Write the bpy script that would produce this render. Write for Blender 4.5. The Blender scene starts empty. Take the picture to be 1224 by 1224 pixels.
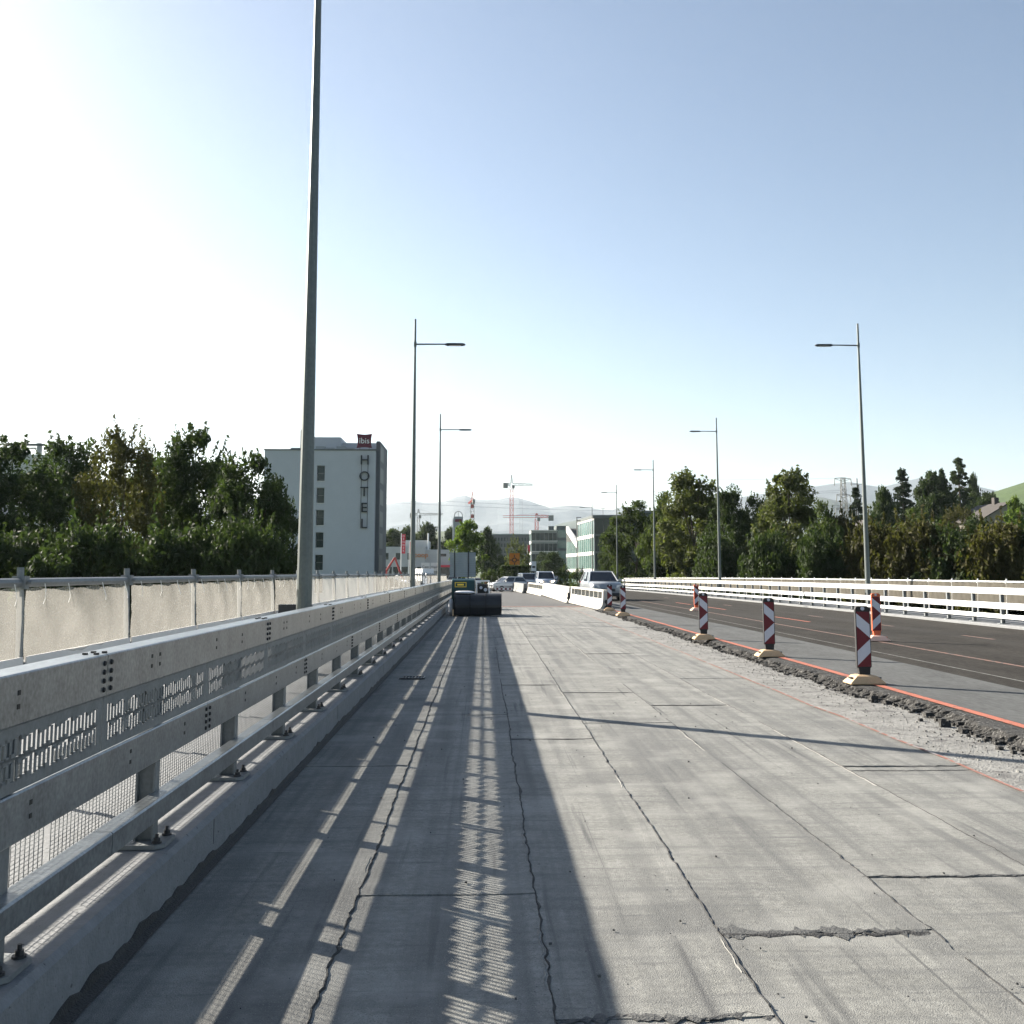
import bpy, math, random
import numpy as np
from mathutils import Vector, Matrix

R = math.radians
SC = bpy.context.scene
COL = SC.collection

# ------------------------------------------------------------------ camera
FPX, PPX, PPY = 1225.0, 612.0, 540.0          # focal length and principal point in 1224-pixel units
HOR, VPX, CAMZ = 683.0, 578.0, 1.68
PITCH = math.atan((HOR - PPY) / FPX)
YAW = math.atan((PPX - VPX) * math.cos(PITCH) / FPX)
cam = bpy.data.cameras.new("camera")
cam.sensor_width = 36.0
cam.lens = 36.0 * FPX / 1224.0
cam.shift_y = -(612.0 - PPY) / 1224.0
cam.clip_start, cam.clip_end = 0.05, 60000.0
camo = bpy.data.objects.new("camera", cam)
COL.objects.link(camo)
camo.location = (0, 0, CAMZ)
camo.rotation_euler = (R(90) + PITCH, 0, -YAW)
SC.camera = camo

# ------------------------------------------------------------------ sky, sun, exposure
SUN_AZ, SUN_EL = R(53.0), R(25.0)             # azimuth to the left of the road direction (+Y)
world = bpy.data.worlds.new("World")
SC.world = world
world.use_nodes = True
wn = world.node_tree
bg = wn.nodes["Background"]
sky = wn.nodes.new("ShaderNodeTexSky")
sky.sky_type = 'NISHITA'
sky.sun_disc = False
sky.sun_elevation = SUN_EL
sky.sun_rotation = -SUN_AZ
sky.altitude = 600
sky.air_density = 1.0
sky.dust_density = 1.4
sky.ozone_density = 0.4
wn.links.new(sky.outputs[0], bg.inputs[0])
bg.inputs[1].default_value = 0.05
SUNDIR = Vector((-math.sin(SUN_AZ) * math.cos(SUN_EL), math.cos(SUN_AZ) * math.cos(SUN_EL), math.sin(SUN_EL)))
sl = bpy.data.lights.new("sun", 'SUN')
sl.energy = 5.0
sl.angle = R(0.5)
sl.color = (1.0, 0.93, 0.82)
so = bpy.data.objects.new("sun", sl)
COL.objects.link(so)
so.rotation_euler = (-SUNDIR).to_track_quat('-Z', 'Y').to_euler()
so.location = (-60, 40, 60)
vs = SC.view_settings
vs.view_transform, vs.look, vs.exposure, vs.gamma = 'Standard', 'None', 1.75, 1.0
SC.cycles.use_denoising = True
SC.cycles.max_bounces = 6
SC.cycles.transparent_max_bounces = 24
SC.cycles.volume_bounces = 1

# ------------------------------------------------------------------ helpers
_F = Vector((math.sin(YAW) * math.cos(PITCH), math.cos(YAW) * math.cos(PITCH), math.sin(PITCH)))
_R = Vector((math.cos(YAW), -math.sin(YAW), 0))
_U = _R.cross(_F)


def at(px, py, Y):
    """world point at road distance Y seen in the photograph's direction (px, py)"""
    d = _F * FPX + _R * (px - PPX) + _U * (PPY - py)
    return Vector((0, 0, CAMZ)) + d * (Y / d.y)


def zg(y):
    """long vertical curve of the road"""
    if y <= 0: return 0.0
    if y < 130: return -3.4e-5 * y * y
    if y < 330: return -0.5746 - 0.00884 * (y - 130)
    return -2.343


def smooth(a, b, t):
    t = min(1.0, max(0.0, (t - a) / (b - a)))
    return t * t * (3 - 2 * t)


class MB:
    def __init__(s): s.v, s.f = [], []

    def add(s, vs_, fs_):
        n = len(s.v)
        s.v += [tuple(v) for v in vs_]
        s.f += [tuple(i + n for i in f) for f in fs_]
        return s

    def box(s, c, d, rz=0.0, rx=0.0):
        cx, cy, cz = c
        hx, hy, hz = d[0] / 2, d[1] / 2, d[2] / 2
        pts = []
        for sx, sy, sz in ((-1, -1, -1), (1, -1, -1), (1, 1, -1), (-1, 1, -1), (-1, -1, 1), (1, -1, 1), (1, 1, 1), (-1, 1, 1)):
            x, y, z = sx * hx, sy * hy, sz * hz
            if rx:
                y, z = y * math.cos(rx) - z * math.sin(rx), y * math.sin(rx) + z * math.cos(rx)
            if rz:
                x, y = x * math.cos(rz) - y * math.sin(rz), x * math.sin(rz) + y * math.cos(rz)
            pts.append((cx + x, cy + y, cz + z))
        return s.add(pts, [(3, 2, 1, 0), (4, 5, 6, 7), (0, 1, 5, 4), (1, 2, 6, 5), (2, 3, 7, 6), (3, 0, 4, 7)])

    def span(s, x0, x1, y0, y1, z0, z1):
        return s.box(((x0 + x1) / 2, (y0 + y1) / 2, (z0 + z1) / 2), (x1 - x0, y1 - y0, z1 - z0))

    def tube(s, p0, p1, r0, r1=None, n=8, caps=True):
        r1 = r0 if r1 is None else r1
        p0, p1 = Vector(p0), Vector(p1)
        d = (p1 - p0).normalized()
        a = d.orthogonal().normalized()
        if abs(d.z) > .999: a = Vector((1, 0, 0))
        b = d.cross(a)
        pts = []
        for p, r in ((p0, r0), (p1, r1)):
            for k in range(n):
                t = 2 * math.pi * k / n
                pts.append(p + a * (r * math.cos(t)) + b * (r * math.sin(t)))
        fs = [(k, (k + 1) % n, n + (k + 1) % n, n + k) for k in range(n)]
        if caps: fs += [tuple(range(n - 1, -1, -1)), tuple(range(n, 2 * n))]
        return s.add(pts, fs)

    def prism(s, poly, axis, a0, a1):
        """extrude a 2-D polygon along axis (0,1,2); poly coordinates are the two other axes in order"""
        n = len(poly)
        pts = []
        for a in (a0, a1):
            for (u, w) in poly:
                p = [u, w]
                p.insert(axis, a)
                pts.append(tuple(p))
        fs = [(k, (k + 1) % n, n + (k + 1) % n, n + k) for k in range(n)]
        fs += [tuple(range(n - 1, -1, -1)), tuple(range(n, 2 * n))]
        return s.add(pts, fs)

    def loft(s, rings, caps=True):
        n = len(rings[0])
        pts = [p for r in rings for p in r]
        fs = []
        for i in range(len(rings) - 1):
            for k in range(n):
                fs.append((i * n + k, i * n + (k + 1) % n, (i + 1) * n + (k + 1) % n, (i + 1) * n + k))
        if caps:
            fs.append(tuple(range(n - 1, -1, -1)))
            fs.append(tuple((len(rings) - 1) * n + k for k in range(n)))
        return s.add(pts, fs)

    def mesh(s, name, smooth_=False):
        me = bpy.data.meshes.new(name)
        me.from_pydata(s.v, [], s.f)
        if smooth_:
            me.polygons.foreach_set("use_smooth", [True] * len(me.polygons))
        me.update()
        return me

    def build(s, name, mat, parent=None, smooth_=False, bevel=0.0):
        o = link(name, s.mesh(name, smooth_), mat, parent)
        fixn(o.data)
        if bevel:
            m = o.modifiers.new("bevel", 'BEVEL')
            m.width, m.segments, m.limit_method, m.angle_limit = bevel, 2, 'ANGLE', R(40)
        return o


def fixn(me):
    import bmesh
    bm = bmesh.new()
    bm.from_mesh(me)
    bmesh.ops.recalc_face_normals(bm, faces=bm.faces)
    bm.to_mesh(me)
    bm.free()


def link(name, me, mat=None, parent=None):
    o = bpy.data.objects.new(name, me)
    COL.objects.link(o)
    if mat is not None and me is not None and len(me.materials) == 0:
        me.materials.append(mat)
    if parent is not None: o.parent = parent
    return o


def tag(o, label=None, cat=None, group=None, kind=None):
    if label: o["label"] = label
    if cat: o["category"] = cat
    if group: o["group"] = group
    if kind: o["kind"] = kind
    return o


def empty(name, loc, label, cat, group=None, rz=0.0):
    o = bpy.data.objects.new(name, None)
    o.empty_display_size = 0.2
    COL.objects.link(o)
    o.location = loc
    o.rotation_euler = (0, 0, rz)
    return tag(o, label, cat, group)


def put(name, me, parent, loc=(0, 0, 0), rz=0.0, scale=None):
    """another object using the same mesh"""
    o = link(name, me, None, parent)
    o.location = loc
    if rz: o.rotation_euler = (0, 0, rz)
    if scale: o.scale = scale
    return o


def copy_tree(o, parent=None):
    c = o.copy()
    COL.objects.link(c)
    c.parent = parent
    for ch in o.children: copy_tree(ch, c)
    return c


_cubes = {}


def ubox(name, mat, parent, x0, x1, y0, y1, z0, z1):
    """a box piece sharing one unit-cube mesh per material"""
    if mat.name not in _cubes:
        me = MB().box((0, 0, 0), (1, 1, 1)).mesh("unit_box")
        me.materials.append(mat)
        _cubes[mat.name] = me
    return put(name, _cubes[mat.name], parent, ((x0 + x1) / 2, (y0 + y1) / 2, (z0 + z1) / 2), 0, (abs(x1 - x0), abs(y1 - y0), abs(z1 - z0)))


def text_mesh(txt, size, depth, name):
    cu = bpy.data.curves.new(name, 'FONT')
    cu.body, cu.size, cu.extrude, cu.align_x = txt, size, depth, 'CENTER'
    o = bpy.data.objects.new(name, cu)
    COL.objects.link(o)
    dg = bpy.context.evaluated_depsgraph_get()
    me = bpy.data.meshes.new_from_object(o.evaluated_get(dg))
    bpy.data.objects.remove(o)
    bpy.data.curves.remove(cu)
    me.name = name
    return me


def vnoise(rng, n, amp, step):
    """smooth 1-D noise of n samples: random knots every `step` samples, linear interpolation"""
    k = rng.normal(0, amp, n // step + 3)
    return np.interp(np.arange(n), np.arange(len(k)) * step, k)


# ------------------------------------------------------------------ materials
def lin(c):
    return tuple(((x / 255) / 12.92 if x / 255 <= .04045 else ((x / 255 + .055) / 1.055) ** 2.4) for x in c)


def pmat(name, col, rough=.6, metal=0.0, var=.15, scale=4.0, bump=0.0, bscale=40.0, spec=.4, stretch=(1, 1, 1), objrand=0.0, extra=None):
    """Principled surface: base colour broken up by two noises, with fine relief"""
    m = bpy.data.materials.new(name)
    m.use_nodes = True
    nt = m.node_tree
    N, L = nt.nodes, nt.links
    b = N["Principled BSDF"]
    b.inputs["Roughness"].default_value = rough
    b.inputs["Metallic"].default_value = metal
    b.inputs["Specular IOR Level"].default_value = spec
    tc = N.new("ShaderNodeTexCoord")
    mp = N.new("ShaderNodeMapping")
    mp.inputs["Scale"].default_value = stretch
    L.new(tc.outputs["Object"], mp.inputs[0])
    n1 = N.new("ShaderNodeTexNoise")
    n1.inputs["Scale"].default_value = scale
    n1.inputs["Detail"].default_value = 6
    n1.inputs["Roughness"].default_value = .62
    L.new(mp.outputs[0], n1.inputs["Vector"])
    n2 = N.new("ShaderNodeTexNoise")
    n2.inputs["Scale"].default_value = scale * 9
    n2.inputs["Detail"].default_value = 4
    L.new(mp.outputs[0], n2.inputs["Vector"])
    ad = N.new("ShaderNodeMath"); ad.operation = 'ADD'
    L.new(n1.outputs[0], ad.inputs[0]); L.new(n2.outputs[0], ad.inputs[1])
    mr = N.new("ShaderNodeMapRange")
    mr.inputs[1].default_value, mr.inputs[2].default_value = .7, 1.3
    mr.inputs[3].default_value, mr.inputs[4].default_value = 1 - var, 1 + var
    L.new(ad.outputs[0], mr.inputs[0])
    val = mr.outputs[0]
    if objrand:
        oi = N.new("ShaderNodeObjectInfo")
        m2 = N.new("ShaderNodeMapRange")
        m2.inputs[3].default_value, m2.inputs[4].default_value = 1 - objrand, 1 + objrand
        L.new(oi.outputs["Random"], m2.inputs[0])
        mu = N.new("ShaderNodeMath"); mu.operation = 'MULTIPLY'
        L.new(val, mu.inputs[0]); L.new(m2.outputs[0], mu.inputs[1])
        val = mu.outputs[0]
    hs = N.new("ShaderNodeVectorMath"); hs.operation = 'SCALE'
    hs.inputs[0].default_value = col[:3]
    L.new(val, hs.inputs["Scale"])
    out = hs.outputs[0]
    if extra: out = extra(N, L, tc, out, b)
    L.new(out, b.inputs["Base Color"])
    if bump:
        nb = N.new("ShaderNodeTexNoise")
        nb.inputs["Scale"].default_value = bscale
        nb.inputs["Detail"].default_value = 5
        L.new(mp.outputs[0], nb.inputs["Vector"])
        bp = N.new("ShaderNodeBump")
        bp.inputs["Strength"].default_value = bump
        bp.inputs["Distance"].default_value = .02
        L.new(nb.outputs[0], bp.inputs["Height"])
        L.new(bp.outputs[0], b.inputs["Normal"])
    return m


def noise_mask(N, L, tc, scale, lo, hi, stretch=(1, 1, 1), detail=6, loc=(0, 0, 0)):
    mp = N.new("ShaderNodeMapping")
    mp.inputs["Scale"].default_value = stretch
    mp.inputs["Location"].default_value = loc
    L.new(tc.outputs["Object"], mp.inputs[0])
    n = N.new("ShaderNodeTexNoise")
    n.inputs["Scale"].default_value = scale
    n.inputs["Detail"].default_value = detail
    L.new(mp.outputs[0], n.inputs["Vector"])
    r = N.new("ShaderNodeMapRange")
    r.inputs[1].default_value, r.inputs[2].default_value = lo, hi
    L.new(n.outputs[0], r.inputs[0])
    return r.outputs[0]


def mixcol(N, L, fac, a, bcol):
    mx = N.new("ShaderNodeMix"); mx.data_type = 'RGBA'
    L.new(fac, mx.inputs[0]); L.new(a, mx.inputs[6])
    mx.inputs[7].default_value = (*bcol, 1)
    return mx.outputs[2]


def sheet_extra(N, L, tc, out, b):
    # long streaks along the laying direction, cross scuffs, dark stains and pale grit
    o = mixcol(N, L, noise_mask(N, L, tc, 1.0, .46, .72, (6, .16, 1)), out, (.115, .115, .11))
    o = mixcol(N, L, noise_mask(N, L, tc, 1.0, .50, .78, (.7, 11, 1), loc=(3, 1, 0)), o, (.13, .13, .125))
    o = mixcol(N, L, noise_mask(N, L, tc, .9, .56, .80, loc=(7, 2, 0)), o, (.09, .09, .087))
    o = mixcol(N, L, noise_mask(N, L, tc, 1.0, .60, .72, (11, .35, 1), loc=(2, 5, 0)), o, (.085, .085, .083))
    o = mixcol(N, L, noise_mask(N, L, tc, 1.0, .60, .74, (2.2, 26, 1), loc=(5, 3, 0)), o, (.10, .10, .098))
    o = mixcol(N, L, noise_mask(N, L, tc, 1.0, .56, .78, (7, .05, 1), loc=(8, 2, 0)), o, (.12, .12, .114))
    o = mixcol(N, L, noise_mask(N, L, tc, 1.0, .64, .74, (24, .12, 1), loc=(1, 7, 0)), o, (.105, .105, .10))
    o = mixcol(N, L, noise_mask(N, L, tc, 130, .52, .72, detail=3), o, (.10, .10, .096))
    o = mixcol(N, L, noise_mask(N, L, tc, 160, .60, .74, detail=3, loc=(4, 4, 0)), o, (.36, .355, .33))
    o = mixcol(N, L, noise_mask(N, L, tc, 55, .70, .76, detail=2), o, (.05, .05, .05))
    o = mixcol(N, L, noise_mask(N, L, tc, 1.6, .52, .85, loc=(1, 9, 0)), o, (.31, .305, .28))
    return o


M = {}
M['sheet'] = pmat("membrane", (.222, .219, .199), .8, var=.30, scale=3.0, bump=.45, bscale=170, objrand=.07, extra=sheet_extra)
M['seam'] = pmat("bitumen_seam", (.03, .029, .028), .75, var=.35, scale=20, bump=.6, bscale=90)
M['pale_edge'] = pmat("pale_crumb_edge", (.25, .245, .225), .9, var=.3, scale=20, bump=.5, bscale=120)
M['seam_grey'] = pmat("sanded_seam", (.08, .08, .077), .8, var=.35, scale=14, bump=.6, bscale=90)
M['rough_conc'] = pmat("scraped_concrete", (.22, .215, .20), .9, var=.38, scale=2.2, bump=1.0, bscale=45,
                       extra=lambda N, L, tc, o, b: mixcol(N, L, noise_mask(N, L, tc, 4.0, .54, .68), o, (.11, .105, .10)))
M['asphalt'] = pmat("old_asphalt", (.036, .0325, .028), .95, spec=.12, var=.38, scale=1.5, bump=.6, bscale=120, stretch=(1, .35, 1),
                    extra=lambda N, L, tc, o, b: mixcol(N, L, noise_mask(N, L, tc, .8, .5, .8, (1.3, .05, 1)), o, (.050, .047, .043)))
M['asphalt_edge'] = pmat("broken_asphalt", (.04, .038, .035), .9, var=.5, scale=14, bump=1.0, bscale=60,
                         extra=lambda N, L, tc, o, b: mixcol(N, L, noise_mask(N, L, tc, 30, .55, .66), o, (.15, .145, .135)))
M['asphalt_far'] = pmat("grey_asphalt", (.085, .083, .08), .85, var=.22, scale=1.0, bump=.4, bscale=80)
M['worn'] = pmat("worn_lane", (.10, .102, .10), .95, spec=.15, var=.25, scale=2.0, bump=.5, bscale=90, stretch=(1, .3, 1))
M['orange_line'] = pmat("orange_marking", (.40, .13, .08), .7, var=.25, scale=9, bump=.3, bscale=90,
                        extra=lambda N, L, tc, o, b: mixcol(N, L, noise_mask(N, L, tc, 14, .60, .66), o, (.10, .09, .08)))
M['faded_line'] = pmat("faded_marking", (.22, .12, .09), .8, var=.3, scale=8,
                       extra=lambda N, L, tc, o, b: mixcol(N, L, noise_mask(N, L, tc, 12, .48, .58), o, (.09, .083, .075)))
M['pale_line'] = pmat("pale_marking", (.17, .165, .15), .8, var=.3, scale=8,
                      extra=lambda N, L, tc, o, b: mixcol(N, L, noise_mask(N, L, tc, 6, .45, .60), o, (.095, .09, .08)))
M['red_chalk'] = pmat("red_chalk", (.26, .12, .09), .9, var=.3, scale=10,
                      extra=lambda N, L, tc, o, b: mixcol(N, L, noise_mask(N, L, tc, 9, .5, .6), o, (.25, .23, .22)))
M['concrete'] = pmat("kerb_concrete", (.19, .194, .197), .85, var=.15, scale=1.6, bump=.4, bscale=60,
                     extra=lambda N, L, tc, o, b: mixcol(N, L, noise_mask(N, L, tc, 26, .69, .73, detail=2), o, (.07, .07, .07)))
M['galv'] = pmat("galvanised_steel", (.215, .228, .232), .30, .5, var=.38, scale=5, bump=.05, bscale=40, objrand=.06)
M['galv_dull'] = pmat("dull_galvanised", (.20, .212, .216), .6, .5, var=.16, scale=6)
M['zinc_sunlit'] = pmat("sunlit_zinc", (.70, .70, .68), .5, .15, var=.07, scale=4, objrand=.03)  # pale copy of the galvanised steel, with sunlight put into its colour
M['pole'] = pmat("lamp_pole_steel", (.13, .145, .14), .5, .6, var=.14, scale=2.5)
M['black'] = pmat("black_rubber", (.018, .018, .018), .6, var=.2, scale=8)
M['dark'] = pmat("dark_metal", (.04, .042, .045), .5, .3, var=.2, scale=6)
M['white'] = pmat("white_paint", (.78, .78, .76), .5, var=.05, scale=5)
M['red'] = pmat("red_sheeting", (.125, .007, .014), .45, var=.1, scale=8)
M['silver_refl'] = pmat("white_sheeting", (.55, .56, .61), .4, var=.05, scale=10)
M['foot_yellow'] = pmat("pale_yellow_plastic", (.56, .38, .22), .7, var=.12, scale=9)
M['orange_plastic'] = pmat("orange_plastic", (.62, .13, .05), .55, var=.12, scale=9)
M['pink_foot'] = pmat("pale_orange_plastic", (.82, .52, .40), .7, var=.1, scale=9)
M['jersey'] = pmat("white_barrier_concrete", (.46, .445, .40), .85, var=.1, scale=2.5, bump=.4, bscale=40,
                   extra=lambda N, L, tc, o, b: mixcol(N, L, noise_mask(N, L, tc, 3, .60, .78), o, (.34, .31, .26)))
M['jersey_grey'] = pmat("grey_barrier_concrete", (.20, .20, .195), .85, var=.2, scale=2.5, bump=.4, bscale=40)
M['bark'] = pmat("bark", (.09, .075, .06), .9, var=.3, scale=6, bump=.5, bscale=20)
M['grass'] = pmat("grass_ground", (.065, .085, .035), .95, var=.35, scale=.15, bump=.5, bscale=3)
M['vine'] = pmat("vineyard_hill", (.055, .085, .028), .95, var=.30, scale=.06, bump=.6, bscale=1, stretch=(1, 1, 1))
M['forest'] = pmat("wooded_hill", (.045, .06, .035), .95, var=.4, scale=.02, bump=1.0, bscale=.05)
M['rock'] = pmat("mountain_rock", (.07, .08, .085), .95, var=.3, scale=.0015, bump=.6, bscale=.004)
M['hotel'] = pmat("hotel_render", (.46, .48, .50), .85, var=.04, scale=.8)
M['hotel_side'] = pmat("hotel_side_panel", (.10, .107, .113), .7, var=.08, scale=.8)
M['letters'] = pmat("dark_letters", (.035, .04, .045), .5, var=.1, scale=4)
M['wine'] = pmat("wine_red_sign", (.11, .011, .026), .5, var=.06, scale=4)
M['glass'] = pmat("window_glass", (.02, .035, .035), .12, var=.1, scale=1, spec=.4)
M['green_glass'] = pmat("green_glass", (.10, .18, .165), .12, var=.15, scale=.4, spec=.9, objrand=.25)
M['frame_white'] = pmat("white_cladding", (.70, .68, .64), .6, var=.05, scale=1)
M['frame_dark'] = pmat("dark_cladding", (.10, .115, .11), .5, .2, var=.1, scale=1)
M['grey_clad'] = pmat("grey_cladding", (.30, .32, .32), .6, var=.08, scale=1)
M['pale_wall'] = pmat("pale_wall", (.45, .46, .45), .8, var=.07, scale=.6)
M['roof_tile'] = pmat("roof_tile", (.06, .053, .048), .85, var=.2, scale=2)
M['house_wall'] = pmat("house_wall", (.24, .22, .19), .85, var=.08, scale=1)
M['crane_red'] = pmat("crane_red", (.42, .06, .05), .5, var=.1, scale=.5)
M['crane_grey'] = pmat("crane_grey", (.20, .20, .19), .6, var=.1, scale=.5)
M['crane_yellow'] = pmat("crane_steel", (.26, .25, .22), .6, var=.1, scale=.5)
M['car_glass'] = pmat("car_glass", (.012, .015, .017), .05, var=.05, scale=1, spec=.9)
M['tyre'] = pmat("tyre", (.02, .02, .02), .8, var=.2, scale=9)
M['rim'] = pmat("rim", (.40, .40, .40), .35, .8, var=.05, scale=9)
M['lamp_glass'] = pmat("headlamp", (.65, .66, .68), .15, var=.05, scale=9, spec=.8)
M['red_lamp'] = pmat("tail_lamp", (.30, .02, .02), .2, var=.05, scale=9)
M['machine_green'] = pmat("machine_green", (.006, .038, .040), .35, var=.12, scale=4)
M['machine_black'] = pmat("black_hood", (.022, .023, .025), .42, var=.3, scale=5, bump=.15, bscale=12)
M['yellow'] = pmat("yellow_plate", (.62, .46, .05), .5, var=.08, scale=9)
M['sack'] = pmat("white_sack", (.66, .67, .70), .85, var=.12, scale=6, bump=.6, bscale=9)
M['sign_orange'] = pmat("orange_sign", (.60, .20, .02), .55, var=.06, scale=2)
M['sign_back'] = pmat("sign_back_aluminium", (.30, .33, .35), .5, .4, var=.06, scale=2)
M['banner'] = pmat("red_banner", (.62, .06, .08), .7, var=.06, scale=2)
M['cable'] = pmat("cable", (.09, .10, .10), .6, .3, var=.05, scale=1)
for nm, c in (("white", (.55, .55, .54)), ("silver", (.26, .275, .29)), ("black", (.02, .021, .023)), ("blue", (.05, .09, .18)),
              ("red", (.30, .02, .03)), ("grey", (.12, .125, .13)), ("lightblue", (.42, .47, .55))):
    mm = pmat("paint_" + nm, c, .3, var=.03, scale=2, spec=.5)
    mm.node_tree.nodes["Principled BSDF"].inputs["Coat Weight"].default_value = .6
    M['paint_' + nm] = mm


def emat(name, col, strength):
    m = bpy.data.materials.new(name)
    m.use_nodes = True
    b = m.node_tree.nodes["Principled BSDF"]
    b.inputs["Base Color"].default_value = (*col, 1)
    b.inputs["Emission Color"].default_value = (*col, 1)
    b.inputs["Emission Strength"].default_value = strength
    return m


M['lit_lamp'] = emat("lit_headlamp", (1.0, .72, .42), 9.0)


def net_mat(name, col, transl, holes):
    """woven debris netting: diffuse + translucent cloth with a fine share of open holes and soft folds"""
    m = bpy.data.materials.new(name)
    m.use_nodes = True
    N, L = m.node_tree.nodes, m.node_tree.links
    out = N["Material Output"]
    N.remove(N["Principled BSDF"])
    tc = N.new("ShaderNodeTexCoord")
    no = N.new("ShaderNodeTexNoise"); no.inputs["Scale"].default_value = 2.5; no.inputs["Detail"].default_value = 5
    L.new(tc.outputs["Object"], no.inputs["Vector"])
    mr = N.new("ShaderNodeMapRange"); mr.inputs[1].default_value, mr.inputs[2].default_value = .3, .7
    mr.inputs[3].default_value, mr.inputs[4].default_value = .82, 1.12
    L.new(no.outputs[0], mr.inputs[0])
    sc_ = N.new("ShaderNodeVectorMath"); sc_.operation = 'SCALE'; sc_.inputs[0].default_value = col
    L.new(mr.outputs[0], sc_.inputs["Scale"])
    d = N.new("ShaderNodeBsdfDiffuse"); t = N.new("ShaderNodeBsdfTranslucent"); tr = N.new("ShaderNodeBsdfTransparent")
    L.new(sc_.outputs[0], d.inputs[0]); L.new(sc_.outputs[0], t.inputs[0])
    m1 = N.new("ShaderNodeMixShader"); m1.inputs[0].default_value = transl
    L.new(d.outputs[0], m1.inputs[1]); L.new(t.outputs[0], m1.inputs[2])
    m2 = N.new("ShaderNodeMixShader"); m2.inputs[0].default_value = holes
    L.new(m1.outputs[0], m2.inputs[1]); L.new(tr.outputs[0], m2.inputs[2])
    L.new(m2.outputs[0], out.inputs[0])
    return m


M['net'] = net_mat("debris_net", (.60, .58, .54), .66, .68)
M['net_far'] = net_mat("grey_net", (.17, .155, .13), .3, .25)


def leaf_mat(name, col, hue=.35, transl=.32):
    m = bpy.data.materials.new(name)
    m.use_nodes = True
    N, L = m.node_tree.nodes, m.node_tree.links
    b = N["Principled BSDF"]
    out = N["Material Output"]
    b.inputs["Roughness"].default_value = .7
    b.inputs["Specular IOR Level"].default_value = .15
    tc = N.new("ShaderNodeTexCoord")
    n1 = N.new("ShaderNodeTexNoise"); n1.inputs["Scale"].default_value = .9; n1.inputs["Detail"].default_value = 3
    n2 = N.new("ShaderNodeTexNoise"); n2.inputs["Scale"].default_value = 14; n2.inputs["Detail"].default_value = 1
    L.new(tc.outputs["Object"], n1.inputs["Vector"]); L.new(tc.outputs["Object"], n2.inputs["Vector"])
    ad = N.new("ShaderNodeMath"); ad.operation = 'ADD'
    L.new(n1.outputs[0], ad.inputs[0]); L.new(n2.outputs[0], ad.inputs[1])
    oi = N.new("ShaderNodeObjectInfo")
    a2 = N.new("ShaderNodeMath"); a2.operation = 'MULTIPLY_ADD'
    L.new(oi.outputs["Random"], a2.inputs[0]); a2.inputs[1].default_value = .25
    L.new(ad.outputs[0], a2.inputs[2])
    cr = N.new("ShaderNodeValToRGB")
    c = Vector(col)
    cr.color_ramp.elements[0].position = .38
    cr.color_ramp.elements[0].color = (*(c * (1 - hue)), 1)
    cr.color_ramp.elements[1].position = .8
    cr.color_ramp.elements[1].color = (c.x * (1 + hue * 1.5), c.y * (1 + hue), c.z * (1 + hue * .3), 1)
    mm = N.new("ShaderNodeMath"); mm.operation = 'MULTIPLY'; mm.inputs[1].default_value = .5
    L.new(a2.outputs[0], mm.inputs[0]); L.new(mm.outputs[0], cr.inputs[0])
    L.new(cr.outputs[0], b.inputs["Base Color"])
    t = N.new("ShaderNodeBsdfTranslucent")
    ys = N.new("ShaderNodeVectorMath"); ys.operation = 'MULTIPLY'; ys.inputs[1].default_value = (1.3, 1.5, .6)
    L.new(cr.outputs[0], ys.inputs[0]); L.new(ys.outputs[0], t.inputs[0])
    mx = N.new("ShaderNodeMixShader"); mx.inputs[0].default_value = transl
    L.new(b.outputs[0], mx.inputs[1]); L.new(t.outputs[0], mx.inputs[2])
    L.new(mx.outputs[0], out.inputs[0])
    return m


M['leaf'] = leaf_mat("leaf_green", (.060, .085, .035))
M['leaf_dark'] = leaf_mat("leaf_dark_green", (.040, .060, .030))
M['leaf_pale'] = leaf_mat("leaf_pale_green", (.078, .094, .045))
M['leaf_bright'] = leaf_mat("leaf_bright_green", (.13, .19, .05))
M['leaf_brown'] = leaf_mat("leaf_olive_brown", (.066, .066, .032))
M['needle'] = leaf_mat("needles", (.028, .045, .028), transl=.1)


# ================================================================== terrain
def hill_h(x, y):
    z = 0.0
    for cx, cy, a, sx, sy in ((440, 640, 70, 170, 190), (-40, 1500, 62, 330, 260), (120, 1950, 62, 150, 160), (-420, 1800, 70, 260, 220)):
        z += a * math.exp(-((x - cx) / sx) ** 2 - ((y - cy) / sy) ** 2)
    return z


def ground_z(x, y):
    w = smooth(105, 160, y)
    z = -6.0 * (1 - w) + (zg(y) - .16) * w
    z += smooth(38, 120, x) * smooth(70, 190, y) * 7.5
    return z + hill_h(x, y)


def axis_vals(lim, fine, stepf, grow):
    v, s = [0.0], stepf
    while v[-1] < lim:
        if v[-1] > fine: s *= grow
        v.append(v[-1] + s)
    return v


xp = axis_vals(13000, 180, 12, 1.22)
xs = [-a for a in reversed(xp[1:])] + xp
ys = [-a for a in reversed(axis_vals(250, 40, 14, 1.3)[1:])] + axis_vals(13500, 700, 14, 1.2)
g = MB()
for y in ys:
    for x in xs: g.v.append((x, y, ground_z(x, y)))
nx = len(xs)
for j in range(len(ys) - 1):
    for i in range(nx - 1):
        a = j * nx + i
        g.f.append((a, a + 1, a + nx + 1, a + nx))
tag(g.build("ground", M['grass'], smooth_=True), kind="structure")


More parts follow.
